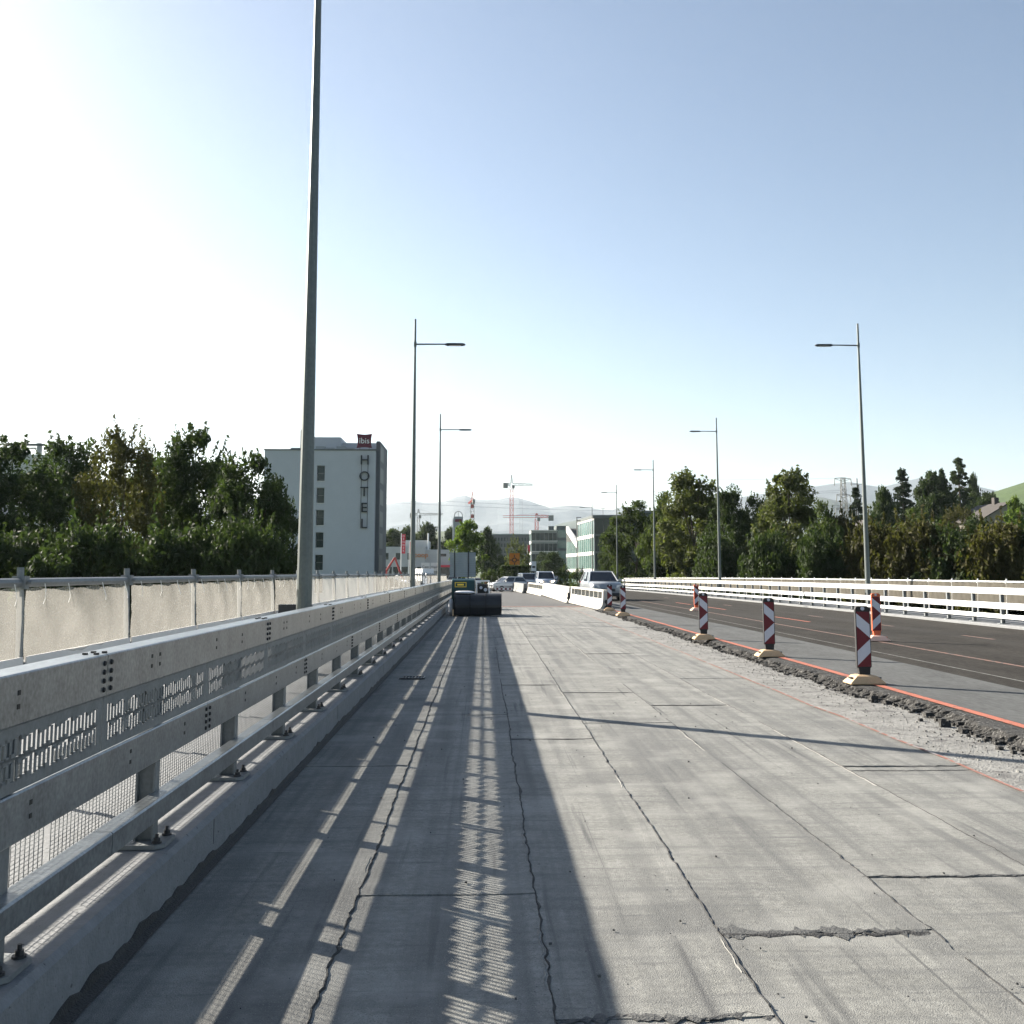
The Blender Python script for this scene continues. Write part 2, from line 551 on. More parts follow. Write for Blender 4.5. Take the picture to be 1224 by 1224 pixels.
def hill_cover(name, cx, cy, sx, sy, k, mat, dz):
    """a sheet of other cover lying on a hill"""
    m = MB()
    n = 26
    for j in range(n + 1):
        for i in range(n + 1):
            u, v = 2 * i / n - 1, 2 * j / n - 1
            x, y = cx + u * sx * k, cy + v * sy * k
            e = max(abs(u), abs(v))
            m.v.append((x, y, ground_z(x, y) + (dz if e < .99 else -3.0)))
    for j in range(n):
        for i in range(n):
            a = j * (n + 1) + i
            m.f.append((a, a + 1, a + n + 2, a + n + 1))
    return tag(m.build(name, mat, smooth_=True), kind="structure")


hill_cover("vineyard_hill", 430, 640, 170, 190, 1.25, M['vine'], 1.2)
hill_cover("wooded_hill", 120, 1950, 150, 160, 1.2, M['forest'], 6)
hill_cover("wooded_hill", -420, 1800, 260, 220, 1.2, M['forest'], 6)


def mountain(name, Y0, depth, prof, seed, amp, mat):
    rng = np.random.default_rng(seed)
    pxs = np.array([p[0] for p in prof]); hz = np.array([(HOR - p[1]) / FPX * Y0 for p in prof])
    n, k = 240, 22
    X = (np.linspace(prof[0][0], prof[-1][0], n) - VPX) / FPX * Y0
    H = np.interp(np.linspace(prof[0][0], prof[-1][0], n), pxs, hz)
    for st, am in ((17, .035), (7, .018), (3, .010)):
        H = H * (1 + vnoise(rng, n, am, st) * amp)
    cols = [np.ones(n)]
    m = MB()
    for j in range(k + 1):
        v = j / k * 2 - 1
        s = max(0.0, 1 - abs(v) ** 1.15)
        gully = 1 + (vnoise(rng, n, .10, 9) + vnoise(rng, n, .06, 4)) * (1 - s) * 1.3
        for i in range(n):
            m.v.append((X[i], Y0 + v * depth, -4 + max(0, H[i] * s * gully[i])))
    for j in range(k):
        for i in range(n - 1):
            a = j * n + i
            m.f.append((a, a + 1, a + n + 1, a + n))
    return tag(m.build(name, mat, smooth_=False), kind="structure")


mountain("mountain", 9500, 1500, [(-900, 640), (-400, 605), (0, 612), (250, 600), (400, 606), (460, 600), (480, 597), (497, 595), (508, 599), (532, 598), (545, 592), (556, 591), (565, 596),
         (590, 597), (608, 592), (622, 593), (640, 599), (656, 605), (690, 603), (720, 607), (738, 606), (746, 600), (762, 601), (785, 606), (850, 600), (940, 590), (985, 585), (1020, 583), (1060, 588), (1110, 577), (1200, 590), (1500, 600), (2100, 640)], 3, 1.0, M['rock'])
mountain("mountain", 5200, 900, [(560, 668), (600, 660), (640, 640), (665, 624), (700, 615), (730, 611), (770, 609), (830, 604), (900, 600), (980, 592), (1050, 596), (1100, 602), (1200, 612), (1500, 650), (1700, 668)], 8, 1.0, M['forest'])
mountain("mountain", 3300, 600, [(-900, 660), (-300, 652), (200, 646), (440, 652), (480, 649), (530, 655), (590, 650), (640, 640), (690, 645), (760, 650), (900, 655), (1300, 660)], 12, 1.6, M['forest'])


def strip(name, xa, xb, ylist, dz, mat, parent=None, kind=None, nxs=1):
    """a sheet between the lines xa(y), xb(y), dz above the road curve"""
    m = MB()
    for y in ylist:
        a = xa(y) if callable(xa) else xa
        b = xb(y) if callable(xb) else xb
        for i in range(nxs + 1): m.v.append((a + (b - a) * i / nxs, y, zg(y) + dz))
    w = nxs + 1
    for j in range(len(ylist) - 1):
        for i in range(nxs):
            k = j * w + i
            m.f.append((k, k + 1, k + w + 1, k + w))
    o = m.build(name, mat, parent)
    return tag(o, kind=kind) if kind else o


def yrange(a, b, s):
    n = max(1, int(round((b - a) / s)))
    return [a + (b - a) * i / n for i in range(n + 1)]


# ------------------------------------------------------------------ bridge deck
deck = MB()
rings = []
for y in yrange(-16, 150, 4):
    z = zg(y)
    rings.append([(-4.3, y, z + .236), (-1.64, y, z + .236), (-1.64, y, z - .03), (15.1, y, z - .03), (15.1, y, z + .12), (18.2, y, z + .12), (18.2, y, z - .5), (14, y, z - 1.3), (0, y, z - 1.3), (-4.3, y, z - .3)])
deck.loft(rings)
deck_o = tag(deck.build("bridge_deck", M['concrete']), kind="structure")

SHEET_X = [-1.57, -.69, .24, 1.08, 2.07, 3.07, 4.17]
LAPS = [[3.0, 9.2, 17.5, 26, 36], [5.6, 12.4, 20.5, 29, 40], [4.08, 10.6, 15.6, 24.5, 33], [5.0, 11.7, 14.6, 27.5, 38], [5.85, 13.2, 21.5, 31], [9.07, 16.5, 24.8, 35]]


def edge_fn(i):
    rng = np.random.default_rng(100 + i)
    yy = np.arange(-4, 53, .05)
    w = vnoise(rng, len(yy), .005, 34) + vnoise(rng, len(yy), .0025, 6) + vnoise(rng, len(yy), .003, 2) + vnoise(rng, len(yy), .003, 1)
    if i in (0, len(SHEET_X) - 1): w *= .4
    return lambda y, off=0.0: SHEET_X[i] + off + float(np.interp(y, yy, w))


EDGE = [edge_fn(i) for i in range(len(SHEET_X))]


def fine_y(a, b):
    out, y = [], a
    while y < b - 1e-6:
        out.append(y)
        y += .05 if y < 8 else (.09 if y < 15 else (.2 if y < 26 else .45))
    return out + [b]


for i in range(len(SHEET_X) - 1):
    cuts = [-4.0] + LAPS[i] + [52.0]
    for c in range(len(cuts) - 1):
        y0, y1 = cuts[c], cuts[c + 1]
        yl = fine_y(y0, y1 + (.06 if y1 < 52 else 0))
        rng = np.random.default_rng(1000 * i + c)
        wav = vnoise(rng, len(yl), .0022, 9)
        m = MB()
        for k, y in enumerate(yl):
            a, b = EDGE[i](y), EDGE[i + 1](y, .035 if i < len(SHEET_X) - 2 else 0)
            lift = .003 if y - y0 < .14 else (.003 * max(0, 1 - (y - y0 - .14) / .12))
            if c == 0: lift = 0
            if y1 - y < .05: lift = -.003
            zz = zg(y) + lift
            m.v += [(a, y, zz - .001), (a + .10, y, zz + .0005), (a + (b - a) * .35, y, zz + wav[k]), (a + (b - a) * .7, y, zz - wav[k] * .7), (b - .10, y, zz + .002), (b - .004, y, zz + .006), (b, y, zz - .002)]
        for k in range(len(yl) - 1):
            for q in range(6):
                p = k * 7 + q
                m.f.append((p, p + 1, p + 8, p + 7))
        m.f.append(tuple(range(7)))
        m.v += [(v[0], v[1], v[2] - .012) for v in m.v[:7]]
        n0 = len(m.v) - 7
        m.f = m.f[:-1] + [(q, n0 + q, n0 + q + 1, q + 1) for q in range(6)]
        m.build("membrane_sheet", M['sheet'], deck_o)


def bead(name, fx, y0, y1, w, z, seed, mat, gaps=0.0):
    """uneven run of squeezed-out bitumen along a joint"""
    rng = np.random.default_rng(seed)
    yl = fine_y(y0, y1)
    n = len(yl)
    wl = np.abs(vnoise(rng, n, w, 5) + vnoise(rng, n, w * .9, 1)) + w * .15
    wr = np.abs(vnoise(rng, n, w, 6) + vnoise(rng, n, w * .9, 1)) + w * .15
    gate = vnoise(rng, n, 1.0, 14)
    m = MB()
    for k, y in enumerate(yl):
        g_ = .15 if gate[k] < gaps else 1.0
        x = fx(y)
        m.v += [(x - wl[k] * g_, y, zg(y) + z - .005), (x, y, zg(y) + z + .003), (x + wr[k] * g_, y, zg(y) + z - .005)]
    for k in range(n - 1):
        if gate[k] < gaps: continue
        p = k * 3
        m.f += [(p, p + 1, p + 4, p + 3), (p + 1, p + 2, p + 5, p + 4)]
    return m.build(name, mat, deck_o)


for i in range(1, len(SHEET_X) - 1):
    bead("bitumen_seam", lambda y, i=i: EDGE[i](y, .036), -3, 52, .0055, .006, 40 + i, M['seam'], -.9)
    bead("pale_crumb_edge", lambda y, i=i: EDGE[i](y, .020), -3, 30, .0045, .0065, 60 + i, M['pale_edge'], .7)


def cross_bead(x0, x1, y, w, seed, mat):
    rng = np.random.default_rng(seed)
    n = int((x1 - x0) / .02)
    wl = np.abs(vnoise(rng, n, w, 3) + vnoise(rng, n, w * .6, 1)) + w * .15
    yo = vnoise(rng, n, .014, 7) + vnoise(rng, n, .006, 2)
    m = MB()
    for k in range(n):
        x = x0 + (x1 - x0) * k / (n - 1)
        yy = y + yo[k]
        m.v += [(x, yy - wl[k], zg(yy) + .003), (x, yy, zg(yy) + .0075), (x, yy + wl[k], zg(yy) + .004)]
    for k in range(n - 1):
        p = k * 3
        m.f += [(p, p + 1, p + 4, p + 3), (p + 1, p + 2, p + 5, p + 4)]
    m.build("bitumen_smear", mat, deck_o, smooth_=True)


for i, y, w, mt in ((3, 5.0, .038, 'seam_grey'), (3, 4.95, .014, 'seam'), (4, 5.85, .008, 'seam_grey'), (2, 4.08, .02, 'seam_grey'), (5, 9.07, .007, 'seam_grey'), (5, 8.85, .008, 'seam_grey'), (2, 10.6, .01, 'seam_grey'), (3, 14.6, .012, 'seam_grey'), (2, 15.6, .012, 'seam_grey'), (4, 13.2, .010, 'seam_grey'), (4, 21.5, .02, 'seam'), (3, 27.5, .02, 'seam_grey')):
    cross_bead(SHEET_X[i] + .03, SHEET_X[i + 1] + .02, y, w, int(y * 100) + i, M[mt])

# scraped concrete beside the broken asphalt, chalk line
ASX = 5.22
strip("scraped_strip", 4.168, 5.6, yrange(-6, 52, .5), .0, M['rough_conc'], kind="structure")
rngl = np.random.default_rng(77)
_yy = np.arange(-5, 60, .1); _wl = vnoise(rngl, len(_yy), .015, 9)
fl = lambda y: 4.13 + float(np.interp(y, _yy, _wl))
strip("chalk_line", fl, lambda y: fl(y) + .035, yrange(2, 52, .2), .0155, M['red_chalk'], deck_o)

# ------------------------------------------------------------------ carriageway with the broken edge
AZ = .10
rng = np.random.default_rng(5)
ye = [y for y in np.arange(-6, 60, .035)]
n = len(ye)
e_top = vnoise(rng, n, .07, 40) + vnoise(rng, n, .035, 9) + vnoise(rng, n, .022, 3) + rng.normal(0, .010, n)
def edge_top(y): return ASX + .05 + float(np.interp(y, ye, e_top))
m = MB()
for k, y in enumerate(ye):
    t = ASX + .05 + e_top[k]
    m.v += [(ASX + .62, y, zg(y) + AZ), (t + .10, y, zg(y) + AZ + rng.normal(0, .003)), (t, y, zg(y) + AZ - abs(rng.normal(0, .012))),
            (t - .02 + rng.normal(0, .018), y, zg(y) + AZ * .62), (t - .05 + rng.normal(0, .022), y, zg(y) + AZ * .3), (t - .10 - abs(rng.normal(0, .03)), y, zg(y) - .004)]
for k in range(n - 1):
    for q in range(5):
        p = k * 6 + q
        m.f.append((p, p + 1, p + 7, p + 6))
road_edge = tag(m.build("broken_road_edge", M['asphalt_edge']), kind="structure")
road = strip("road", ASX + .6, 14.92, yrange(-16, 150, 2), AZ + .003, M['asphalt'], kind="structure", nxs=4)
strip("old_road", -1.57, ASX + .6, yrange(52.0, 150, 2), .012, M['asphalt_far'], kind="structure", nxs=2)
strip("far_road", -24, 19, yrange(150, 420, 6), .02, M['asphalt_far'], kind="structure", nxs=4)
_wa = vnoise(np.random.default_rng(9), 700, .05, 12); _wb = vnoise(np.random.default_rng(10), 700, .12, 25)
wv = lambda arr, y: float(np.interp(y, np.arange(700) * .2 - 10, arr))
strip("worn_lane", lambda y: 5.62 + wv(_wa, y) * .2, lambda y: 7.25 + wv(_wb, y), yrange(-6, 75, .4), AZ + .007, M['worn'], road)
strip("lane_marking", lambda y: 5.47 + wv(_wa, y) * .15, lambda y: 5.60 + wv(_wa, y) * .2, yrange(-6, 46, .3), AZ + .011, M['orange_line'], road)
strip("lane_marking", 8.98, 9.08, yrange(-4, 60, 1), AZ + .009, M['faded_line'], road)
strip("lane_marking", 7.78, 7.83, yrange(-4, 60, 1), AZ + .008, M['pale_line'], road)
for y in (6.5, 12.5, 18.2, 24.2, 30.2, 36.5, 43, 50, 58, 67):
    strip("lane_marking", 11.98, 12.10, yrange(y, y + 1.6, .8), AZ + .009, M['faded_line'], road)
for y in (33, 44.5, 52):
    strip("lane_marking", 10.4, 10.52, yrange(y, y + 4, 1), AZ + .009, M['orange_line'], road)
strip("patch_line", -1.5, 4.9, yrange(51.6, 52.3, .2), .017, M['red_chalk'], deck_o)

# loose asphalt crumbs and stones along the edge (countless)
def crumbs(name, n, fx, y0, y1, s0, s1, z, seed, mat, powr=1.6):
    rng = np.random.default_rng(seed)
    m = MB()
    for _ in range(n):
        y = y0 + (y1 - y0) * rng.random() ** powr
        x = fx(y, rng)
        s = s0 + (s1 - s0) * rng.random() ** 3
        c = np.array([x, y, zg(y) + z + s * .25])
        pts = []
        for sx, sy, sz in ((-1, -1, -1), (1, -1, -1), (1, 1, -1), (-1, 1, -1), (-1, -1, 1), (1, -1, 1), (1, 1, 1), (-1, 1, 1)):
            d = np.array([sx, sy, sz * .75]) * s * .5 * (.55 + .6 * rng.random(3))
            pts.append(tuple(c + d))
        m.add(pts, [(3, 2, 1, 0), (4, 5, 6, 7), (0, 1, 5, 4), (1, 2, 6, 5), (2, 3, 7, 6), (3, 0, 4, 7)])
    return tag(m.build(name, mat), "loose crumbs of broken material lying along the edge of the road", "rubble", kind="stuff")


o = crumbs("asphalt_rubble", 5200, lambda y, r: edge_top(y) - .04 - abs(r.normal(0, .07)), 6, 48, .008, .06, 0, 21, M['asphalt_edge'])
o["label"] = "dark asphalt lumps crumbled off along the broken road edge"
o = crumbs("grit", 3500, lambda y, r: 4.25 + r.random() ** .6 * 1.0, 5, 32, .005, .022, .001, 22, M['rough_conc'])
o["label"] = "pale stone grit scattered over the scraped concrete strip"
o = crumbs("asphalt_lumps", 300, lambda y, r: ASX - .0 + r.normal(0, .10), 7, 40, .03, .11, .0, 23, M['asphalt_edge'])
o["label"] = "larger broken chunks of asphalt heaped against the road edge"
o = crumbs("pebbles", 420, lambda y, r: -1.2 + r.random() * 5.2, 3.4, 24, .004, .016, .008, 24, M['seam_grey'])
o["label"] = "tiny dark pebbles strewn over the grey membrane sheets"

# ------------------------------------------------------------------ kerbs
KL, KR = .26, .185
m = MB()
rng = np.random.default_rng(31)
for y in yrange(-14, 62, 2):
    z = zg(y)
    m.v += [(-1.585, y, z - .02), (-1.585, y, z + KL - .025), (-1.61, y, z + KL), (-2.30, y, z + KL), (-2.30, y, z - .02)]
for k in range(len(m.v) // 5 - 1):
    for q in range(4):
        p = k * 5 + q
        m.f.append((p, p + 1, p + 6, p + 5))
m.f += [(0, 1, 2, 3, 4), tuple(len(m.v) - 5 + q for q in range(5))]
kerb = tag(m.build("kerb", M['concrete']), kind="structure")
strip("walkway", -4.28, -2.302, yrange(-14, 120, 4), KL - .012, M['concrete'], kind="structure")
# bitumen upstand at the foot of the kerb, torn upper edge
yl = fine_y(1.5, 58)
hh = .028 + np.abs(vnoise(rng, len(yl), .014, 9) + vnoise(rng, len(yl), .014, 2))
m = MB()
for k, y in enumerate(yl):
    m.v += [(-1.53, y, zg(y) + .008), (-1.570, y, zg(y) + .022), (-1.578, y, zg(y) + hh[k]), (-1.587, y, zg(y) + hh[k] + .004)]
for k in range(len(yl) - 1):
    for q in range(3):
        p = k * 4 + q
        m.f.append((p, p + 1, p + 5, p + 4))
m.build("bitumen_upstand", M['seam'], kerb)
for y in yrange(6.3, 58, 5.0):
    ubox("kerb_joint", M['dark'], kerb, -1.586, -1.5835, y, y + .012, zg(y) + .09, zg(y) + KL - .03)
m = MB()
for y in yrange(-14, 150, 2):
    z = zg(y)
    m.v += [(14.88, y, z + .05), (14.88, y, z + KR - .02), (14.90, y, z + KR), (15.75, y, z + KR), (15.75, y, z)]
for k in range(len(m.v) // 5 - 1):
    for q in range(4):
        p = k * 5 + q
        m.f.append((p, p + 1, p + 6, p + 5))
tag(m.build("kerb", M['concrete']), kind="structure")
strip("walkway", 15.75, 18.1, yrange(-14, 150, 4), KR - .012, M['concrete'], kind="structure")
gr = empty("drain_grate", (-1.12, 16.6, zg(16.6) + .006), "dark rectangular drain grate let into the shaded membrane by the kerb", "drain")
f_ = MB()
for (a, b, c, d) in ((-.2, .2, -.17, -.14), (-.2, .2, .14, .17), (-.2, -.17, -.14, .14), (.17, .2, -.14, .14)): f_.span(a, b, c, d, 0, .02)
f_.build("grate_frame", M['dark'], gr)
for k in range(7): ubox("grate_bar", M['dark'], gr, -.168 + k * .05, -.148 + k * .05, -.139, .139, .002, .016)
ubox("grate_sump", M['black'], gr, -.169, .169, -.139, .139, -.004, .0015)

# ================================================================== guard rails
BEAM, POSTS = 3.5, 1.75


def c_profile(z0, z1, d, t=.008, lip=.03):
    """front plate at x=0 with top and bottom flanges running back to x=-d"""
    return [(-.004, z0), (0, z0 + .006), (0, z1 - .006), (-.006, z1), (-d, z1), (-d, z1 - t), (-t, z1 - t), (-t, z0 + t), (-d * .6, z0 + t), (-d * .6, z0)]


def flip(poly, side): return [(x * side, z) for x, z in poly]


def guard_rail(name, x, side, kz, y0, n, panel, mb, mp, label, bolts_to):
    root = empty(name, (x, y0, zg(y0) + kz), label, "guard rail")
    z0 = zg(y0)
    def seg(nm, me, y, dz=0.0, dx=0.0, L=BEAM):
        o = put(nm, me, root, (dx, y - y0, zg(y) - z0 + dz))
        o.rotation_euler = (math.atan2(zg(y + L) - zg(y), L), 0, 0)
        return o
    def pm(poly, L, mat, nm):
        me = MB().prism(flip(poly, side), 1, .004, L - .004).mesh(nm); fixn(me); me.materials.append(mat); return me
    top = pm(c_profile(.86, 1.05, .14), BEAM, mb, "top_beam")
    low = pm(c_profile(.435, .615, .10), BEAM, mb, "lower_beam")
    rail = pm([(.05, .165), (.056, .17), (.056, .262), (.048, .27), (-.035, .27), (-.042, .262), (-.042, .17), (-.035, .165)], BEAM, mb, "bottom_rail")
    if panel:
        m_ = MB()
        L, xx0, xx1 = POSTS, -.018 * side, -.014 * side
        def plate(a, b, c, d): m_.span(min(xx0, xx1), max(xx0, xx1), a, b, c, d)
        plate(.004, L - .004, .821, .857); plate(.004, L - .004, .618, .655)
        plate(.004, .06, .655, .821); plate(L - .06, L - .004, .655, .821)
        p = .040
        for r_ in range(2):
            c0 = .655 + r_ * .083
            if r_: plate(.06, L - .06, c0 - .003, c0 + .006)
            off = .5 * p * (r_ % 2)
            k = 0
            while .06 + off + k * p < L - .06:
                a = .06 + off + k * p
                plate(a, min(a + p * .42, L - .06), c0 - .001 + .004 * (k % 3), c0 + .081 - .005 * ((k * 7) % 3)); plate(a, min(a + p, L - .06), c0, c0 + .003 + .006 * ((k * 5) % 4)); plate(a, min(a + p, L - .06), c0 + .079 - .006 * ((k * 3) % 4), c0 + .083)
                k += 1
        pmsh = m_.mesh("perforated_panel"); pmsh.materials.append(M['galv_dull'])
    # post: I-section
    q = MB()
    q.span(-.030, -.02, -.04, .04, .025, 1.0) if side > 0 else q.span(.02, .030, -.04, .04, .025, 1.0)
    q.span(-.12, -.11, -.04, .04, .025, 1.0) if side > 0 else q.span(.11, .12, -.04, .04, .025, 1.0)
    q.span(-.11, -.030, -.004, .004, .025, 1.0) if side > 0 else q.span(.030, .11, -.004, .004, .025, 1.0)
    pme = q.mesh("post"); pme.materials.append(mp)
    q = MB().prism([(-.22, -.13), (.02, -.13), (.06, -.09), (.06, .09), (.02, .13), (-.22, .13)] if side > 0 else [(.22, -.13), (.22, .13), (-.02, .13), (-.06, .09), (-.06, -.09), (-.02, -.13)], 2, .004, .025)
    bme = q.mesh("base_plate"); fixn(bme); bme.materials.append(mp)
    q = MB().tube((0, 0, .024), (0, 0, .034), .026, n=10).tube((0, 0, .034), (0, 0, .052), .017, n=6).tube((0, 0, .052), (0, 0, .072), .009, n=6)
    ame = q.mesh("anchor_bolt"); ame.materials.append(M['dark'])
    # splice bolts: two columns of four button heads each side of a beam joint
    def bolts(z0_, z1_, nm):
        b_ = MB()
        for yy in (-.042, .042):
            for k in range(4):
                zz = z0_ + (z1_ - z0_) * (k + .5) / 4
                b_.tube((0, yy, zz), (.009 * side, yy, zz), .0125, .009, n=8)
        for yy, xb in ((-.05, .035), (-.05, .085), (.05, .035), (.05, .085)):
            b_.tube((-xb * side, yy, z1_ + .018), (-xb * side, yy, z1_ + .028), .013, n=8) if nm == "t" else None
        me = b_.mesh("splice_bolts"); me.materials.append(M['black']); return me
    bt, bl = bolts(.875, 1.03, "t"), bolts(.45, .60, "l")
    h_ = MB()  # flat black squares: the shade inside open bolt holes put into colour
    for (a, zz) in ((.62, .98), (.62, .93), (.75, .98), (.75, .93), (1.9, .98), (1.9, .93), (2.6, .97), (2.6, .92), (.35, .55), (.35, .50), (1.25, .55), (1.25, .50), (2.75, .55), (2.75, .50)):
        h_.span(-.001, .002, a, a + .022, zz, zz + .018) if side > 0 else h_.span(-.002, .001, a, a + .022, zz, zz + .018)
    hme = h_.mesh("bolt_hole_marks"); hme.materials.append(M['black'])
    for i in range(n):
        y = y0 + i * BEAM
        seg("top_beam", top, y); seg("bottom_rail", rail, y)
        seg("lower_beam", low, y + (1.75 if panel else 0))
        if y < bolts_to:
            for o_ in (seg("splice_bolts", bt, y), seg("splice_bolts", bl, y + (1.75 if panel else 0)), seg("bolt_hole_marks", hme, y)): o_["kind"] = "stuff"
        for j in range(2):
            yy = y + j * POSTS
            if panel: seg("perforated_panel", pmsh, yy, L=POSTS)
            yp = yy + (.86 if panel else .9)
            po = seg("post", pme, yp, L=POSTS)
            put("base_plate", bme, po)
            if yp < 22 and panel:
                for bx, by in ((.015, -.085), (.015, .085), (-.195, -.09), (-.195, .09)): put("anchor_bolt", ame, po, (bx * side, by, 0))
    return root


# left: brushed steel with slotted infill, seen from its shaded side
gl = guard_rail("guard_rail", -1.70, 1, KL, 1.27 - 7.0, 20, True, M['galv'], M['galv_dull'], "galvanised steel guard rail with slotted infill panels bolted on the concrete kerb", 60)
# wire mesh fixed behind its posts
wm = MB()
for k in range(77): wm.tube((0, .02 + k * .045, .10), (0, .02 + k * .045, .62), .0021, n=4, caps=False)
for k in range(30): wm.tube((.003, .02, .10 + k * .018), (.003, 3.44, .10 + k * .018), .0013, n=4, caps=False)
wme = wm.mesh("wire_mesh"); wme.materials.append(M['galv_dull'])
for i in range(20):
    y = 1.27 - 7.0 + i * BEAM
    o = put("wire_mesh", wme, gl, (-.225, y - (1.27 - 7.0), zg(y) - zg(1.27 - 7.0)))
# right: the same steel beams, full sun put into their near-white colour
guard_rail("guard_rail", 15.10, -1, KR, 15.0, 38, False, M['zinc_sunlit'], M['galv_dull'], "bright sunlit guard rail of two broad beams and low rail", 60)

# ================================================================== fences
def fence(name, x, side, kz, y0, n, sp, zs, net, mat, label, ties_to):
    """tubular fence: posts, rails at the heights zs, netting between the last two given rails"""
    root = empty(name, (x, y0, zg(y0) + kz), label, "fence")
    z0 = zg(y0)
    lean = -.035 * side
    pm_ = MB().tube((0, 0, 0), (lean * zs[0] * 1.1, 0, zs[0] + .10), .024, n=8).box((0, 0, .01), (.14, .14, .02)).mesh("post")
    pm_.materials.append(mat)
    rmes = []
    for z in zs:
        me = MB().tube((lean * z, -.02, z), (lean * z, sp + .02, z), .030 if z == zs[0] else .026, n=8).mesh("rail")
        me.materials.append(mat); rmes.append(me)
    clamp = MB().box((0, 0, zs[0]), (.085, .07, .085)).tube((.05, 0, zs[0]), (.075, 0, zs[0]), .016, n=6).mesh("clamp"); clamp.materials.append(mat)
    rng = np.random.default_rng(int(abs(x) * 10))
    tie = MB().tube((0, 0, 0), (.012, .006, -.05), .003, n=4).tube((.012, .006, -.05), (.02, .022, -.10), .0028, n=4).tube((.02, .022, -.10), (.012, .035, -.14), .0025, n=4).mesh("cable_tie"); tie.materials.append(M['white'])
    hemm = MB().box((.012 * side, sp / 2, zs[1] + .022), (.012, sp - .06, .055)).mesh("net_hem"); hemm.materials.append(M['frame_white'])
    nets = []
    for v in range(3):
        m = MB()
        nu, nv = 18, 10
        za, zb = zs[0] - .02, zs[1]
        for i in range(nu + 1):
            for j in range(nv + 1):
                u, w = i / nu, j / nv
                xx = lean * (zb + (za - zb) * w) + .035 * side * math.sin(math.pi * u) * math.sin(math.pi * w) * (1 + .4 * v) + .010 * math.sin(u * 23 + v * 2 + 3 * w) * (.3 + w) + rng.normal(0, .002)
                sag = .028 * abs(math.sin(math.pi * u * 4 + v)) * (w > .95)
                m.v.append((xx + .026 * side, .01 + (sp - .02) * u, zb + (za - zb) * w - sag))
        for i in range(nu):
            for j in range(nv):
                a = i * (nv + 1) + j
                m.f.append((a, a + 1, a + nv + 2, a + nv + 1))
        me = m.mesh("net_panel", True); me.materials.append(net); nets.append(me)
    for i in range(n):
        y = y0 + i * sp
        dz = zg(y) - z0
        slope = math.atan2(zg(y + sp) - zg(y), sp)
        put("post", pm_, root, (0, y - y0, dz))
        put("clamp", clamp, root, (lean * zs[0], y - y0, dz))
        for me in rmes:
            o = put("rail", me, root, (0, y - y0, dz)); o.rotation_euler = (slope, 0, 0)
        o = put("net_panel", nets[i % 3], root, (0, y - y0, dz)); o.rotation_euler = (slope, 0, 0)
        if side > 0:
            o = put("net_hem", hemm, root, (lean * zs[1] + .02, y - y0, dz)); o.rotation_euler = (slope, 0, 0)
        if y < ties_to:
            for t in range(4):
                yt = (t + .5 + rng.uniform(-.25, .25)) * sp / 4
                o = put("cable_tie", tie, root, (lean * zs[0] + .035 * side, y - y0 + yt, dz + zs[0] - .01), rng.uniform(-1, 1))
    return root


fence("safety_fence", -3.0, 1, KL - .012, -3.26, 43, 2.03, (1.36, .83, .735), M['net'], M['galv_dull'], "tubular safety fence hung with pale netting behind slotted guard rail", 18)
fence("safety_fence", 17.4, -1, KR - .012, 16.0, 56, 2.0, (1.20, .42, .10), M['net_far'], M['zinc_sunlit'], "thin railing with grey netting behind the sunlit guard rail", 0)

# ================================================================== street lamps
def lamp(x, y, h, base, side, label, group=None, armz=None, r0=.118):
    root = empty("street_lamp", (x, y, base), label, "street lamp", group)
    H = h - base
    rr = [(0, r0), (.35, r0 * .985), (1.2, r0 * .93), (H * .5, r0 * .66), (H - 1.2, r0 * .40), (H, r0 * .36)]
    m = MB()
    m.loft([[(r_ * math.cos(2 * math.pi * k / 14), r_ * math.sin(2 * math.pi * k / 14), z) for k in range(14)] for z, r_ in rr])
    m.build("pole", M['pole'], root, smooth_=False)
    MB().tube((0, 0, -.005), (0, 0, .03), r0 * 1.9, n=12).build("base_flange", M['pole'], root)
    ubox("service_door", M['pole'], root, r0 * .93 * side, r0 * 1.02 * side, -.05, .05, .55, .95)
    az = (armz if armz else h - .95) - base
    ar = MB().tube((0, 0, az), (side * 1.15, 0, az + .01), .032, .026, n=8).tube((0, 0, az - .09), (0, 0, az + .09), r0 * .55, n=10)
    ar.build("arm", M['pole'], root)
    lu = MB()
    lu.loft([[(side * xx, -w, az - hh), (side * xx, w, az - hh), (side * xx, w * .8, az + hh), (side * xx, -w * .8, az + hh)] for xx, w, hh in ((1.1, .05, .02), (1.2, .10, .04), (1.75, .12, .035), (1.86, .07, .02))])
    lm = lu.build("luminaire", M['dark'], root)
    ubox("lamp_lens", M['lamp_glass'], lm, side * 1.25, side * 1.7, -.08, .08, az - .05, az - .036)
    return root


LP = "street lamps along the bridge"
lamp(-2.55, 14.8, 12.3, KL - .01, 1, "tall tapered street lamp pole rising close behind the slotted guard rail", LP)
lamp(-2.56, 37.3, 10.98, zg(37.3) + KL - .01, 1, "street lamp with single arm behind slotted guard rail, in front of the hotel's dark side", LP, r0=.105)
lamp(-2.60, 60.5, 11.0, zg(60.5) + KL - .01, 1, "slim street lamp at the far end of the pale netted fence", LP, r0=.105)
for k, (y, lab) in enumerate(((42.6, "street lamp rising from sunlit guard rail before the leafy bushes"), (69.5, "street lamp behind sunlit guard rail before the tall dense trees"),
                              (96.0, "street lamp at the left margin of the tall dense trees"), (123.0, "street lamp standing before the green glass facade"),
                              (151.0, "far street lamp before the slanted roof wing of the glass building"))):
    b = zg(y) + KR - .012 if y < 150 else zg(y)
    lamp(16.0, y, 12.25 + zg(y) * .3, b, -1, lab, LP, r0=.115)

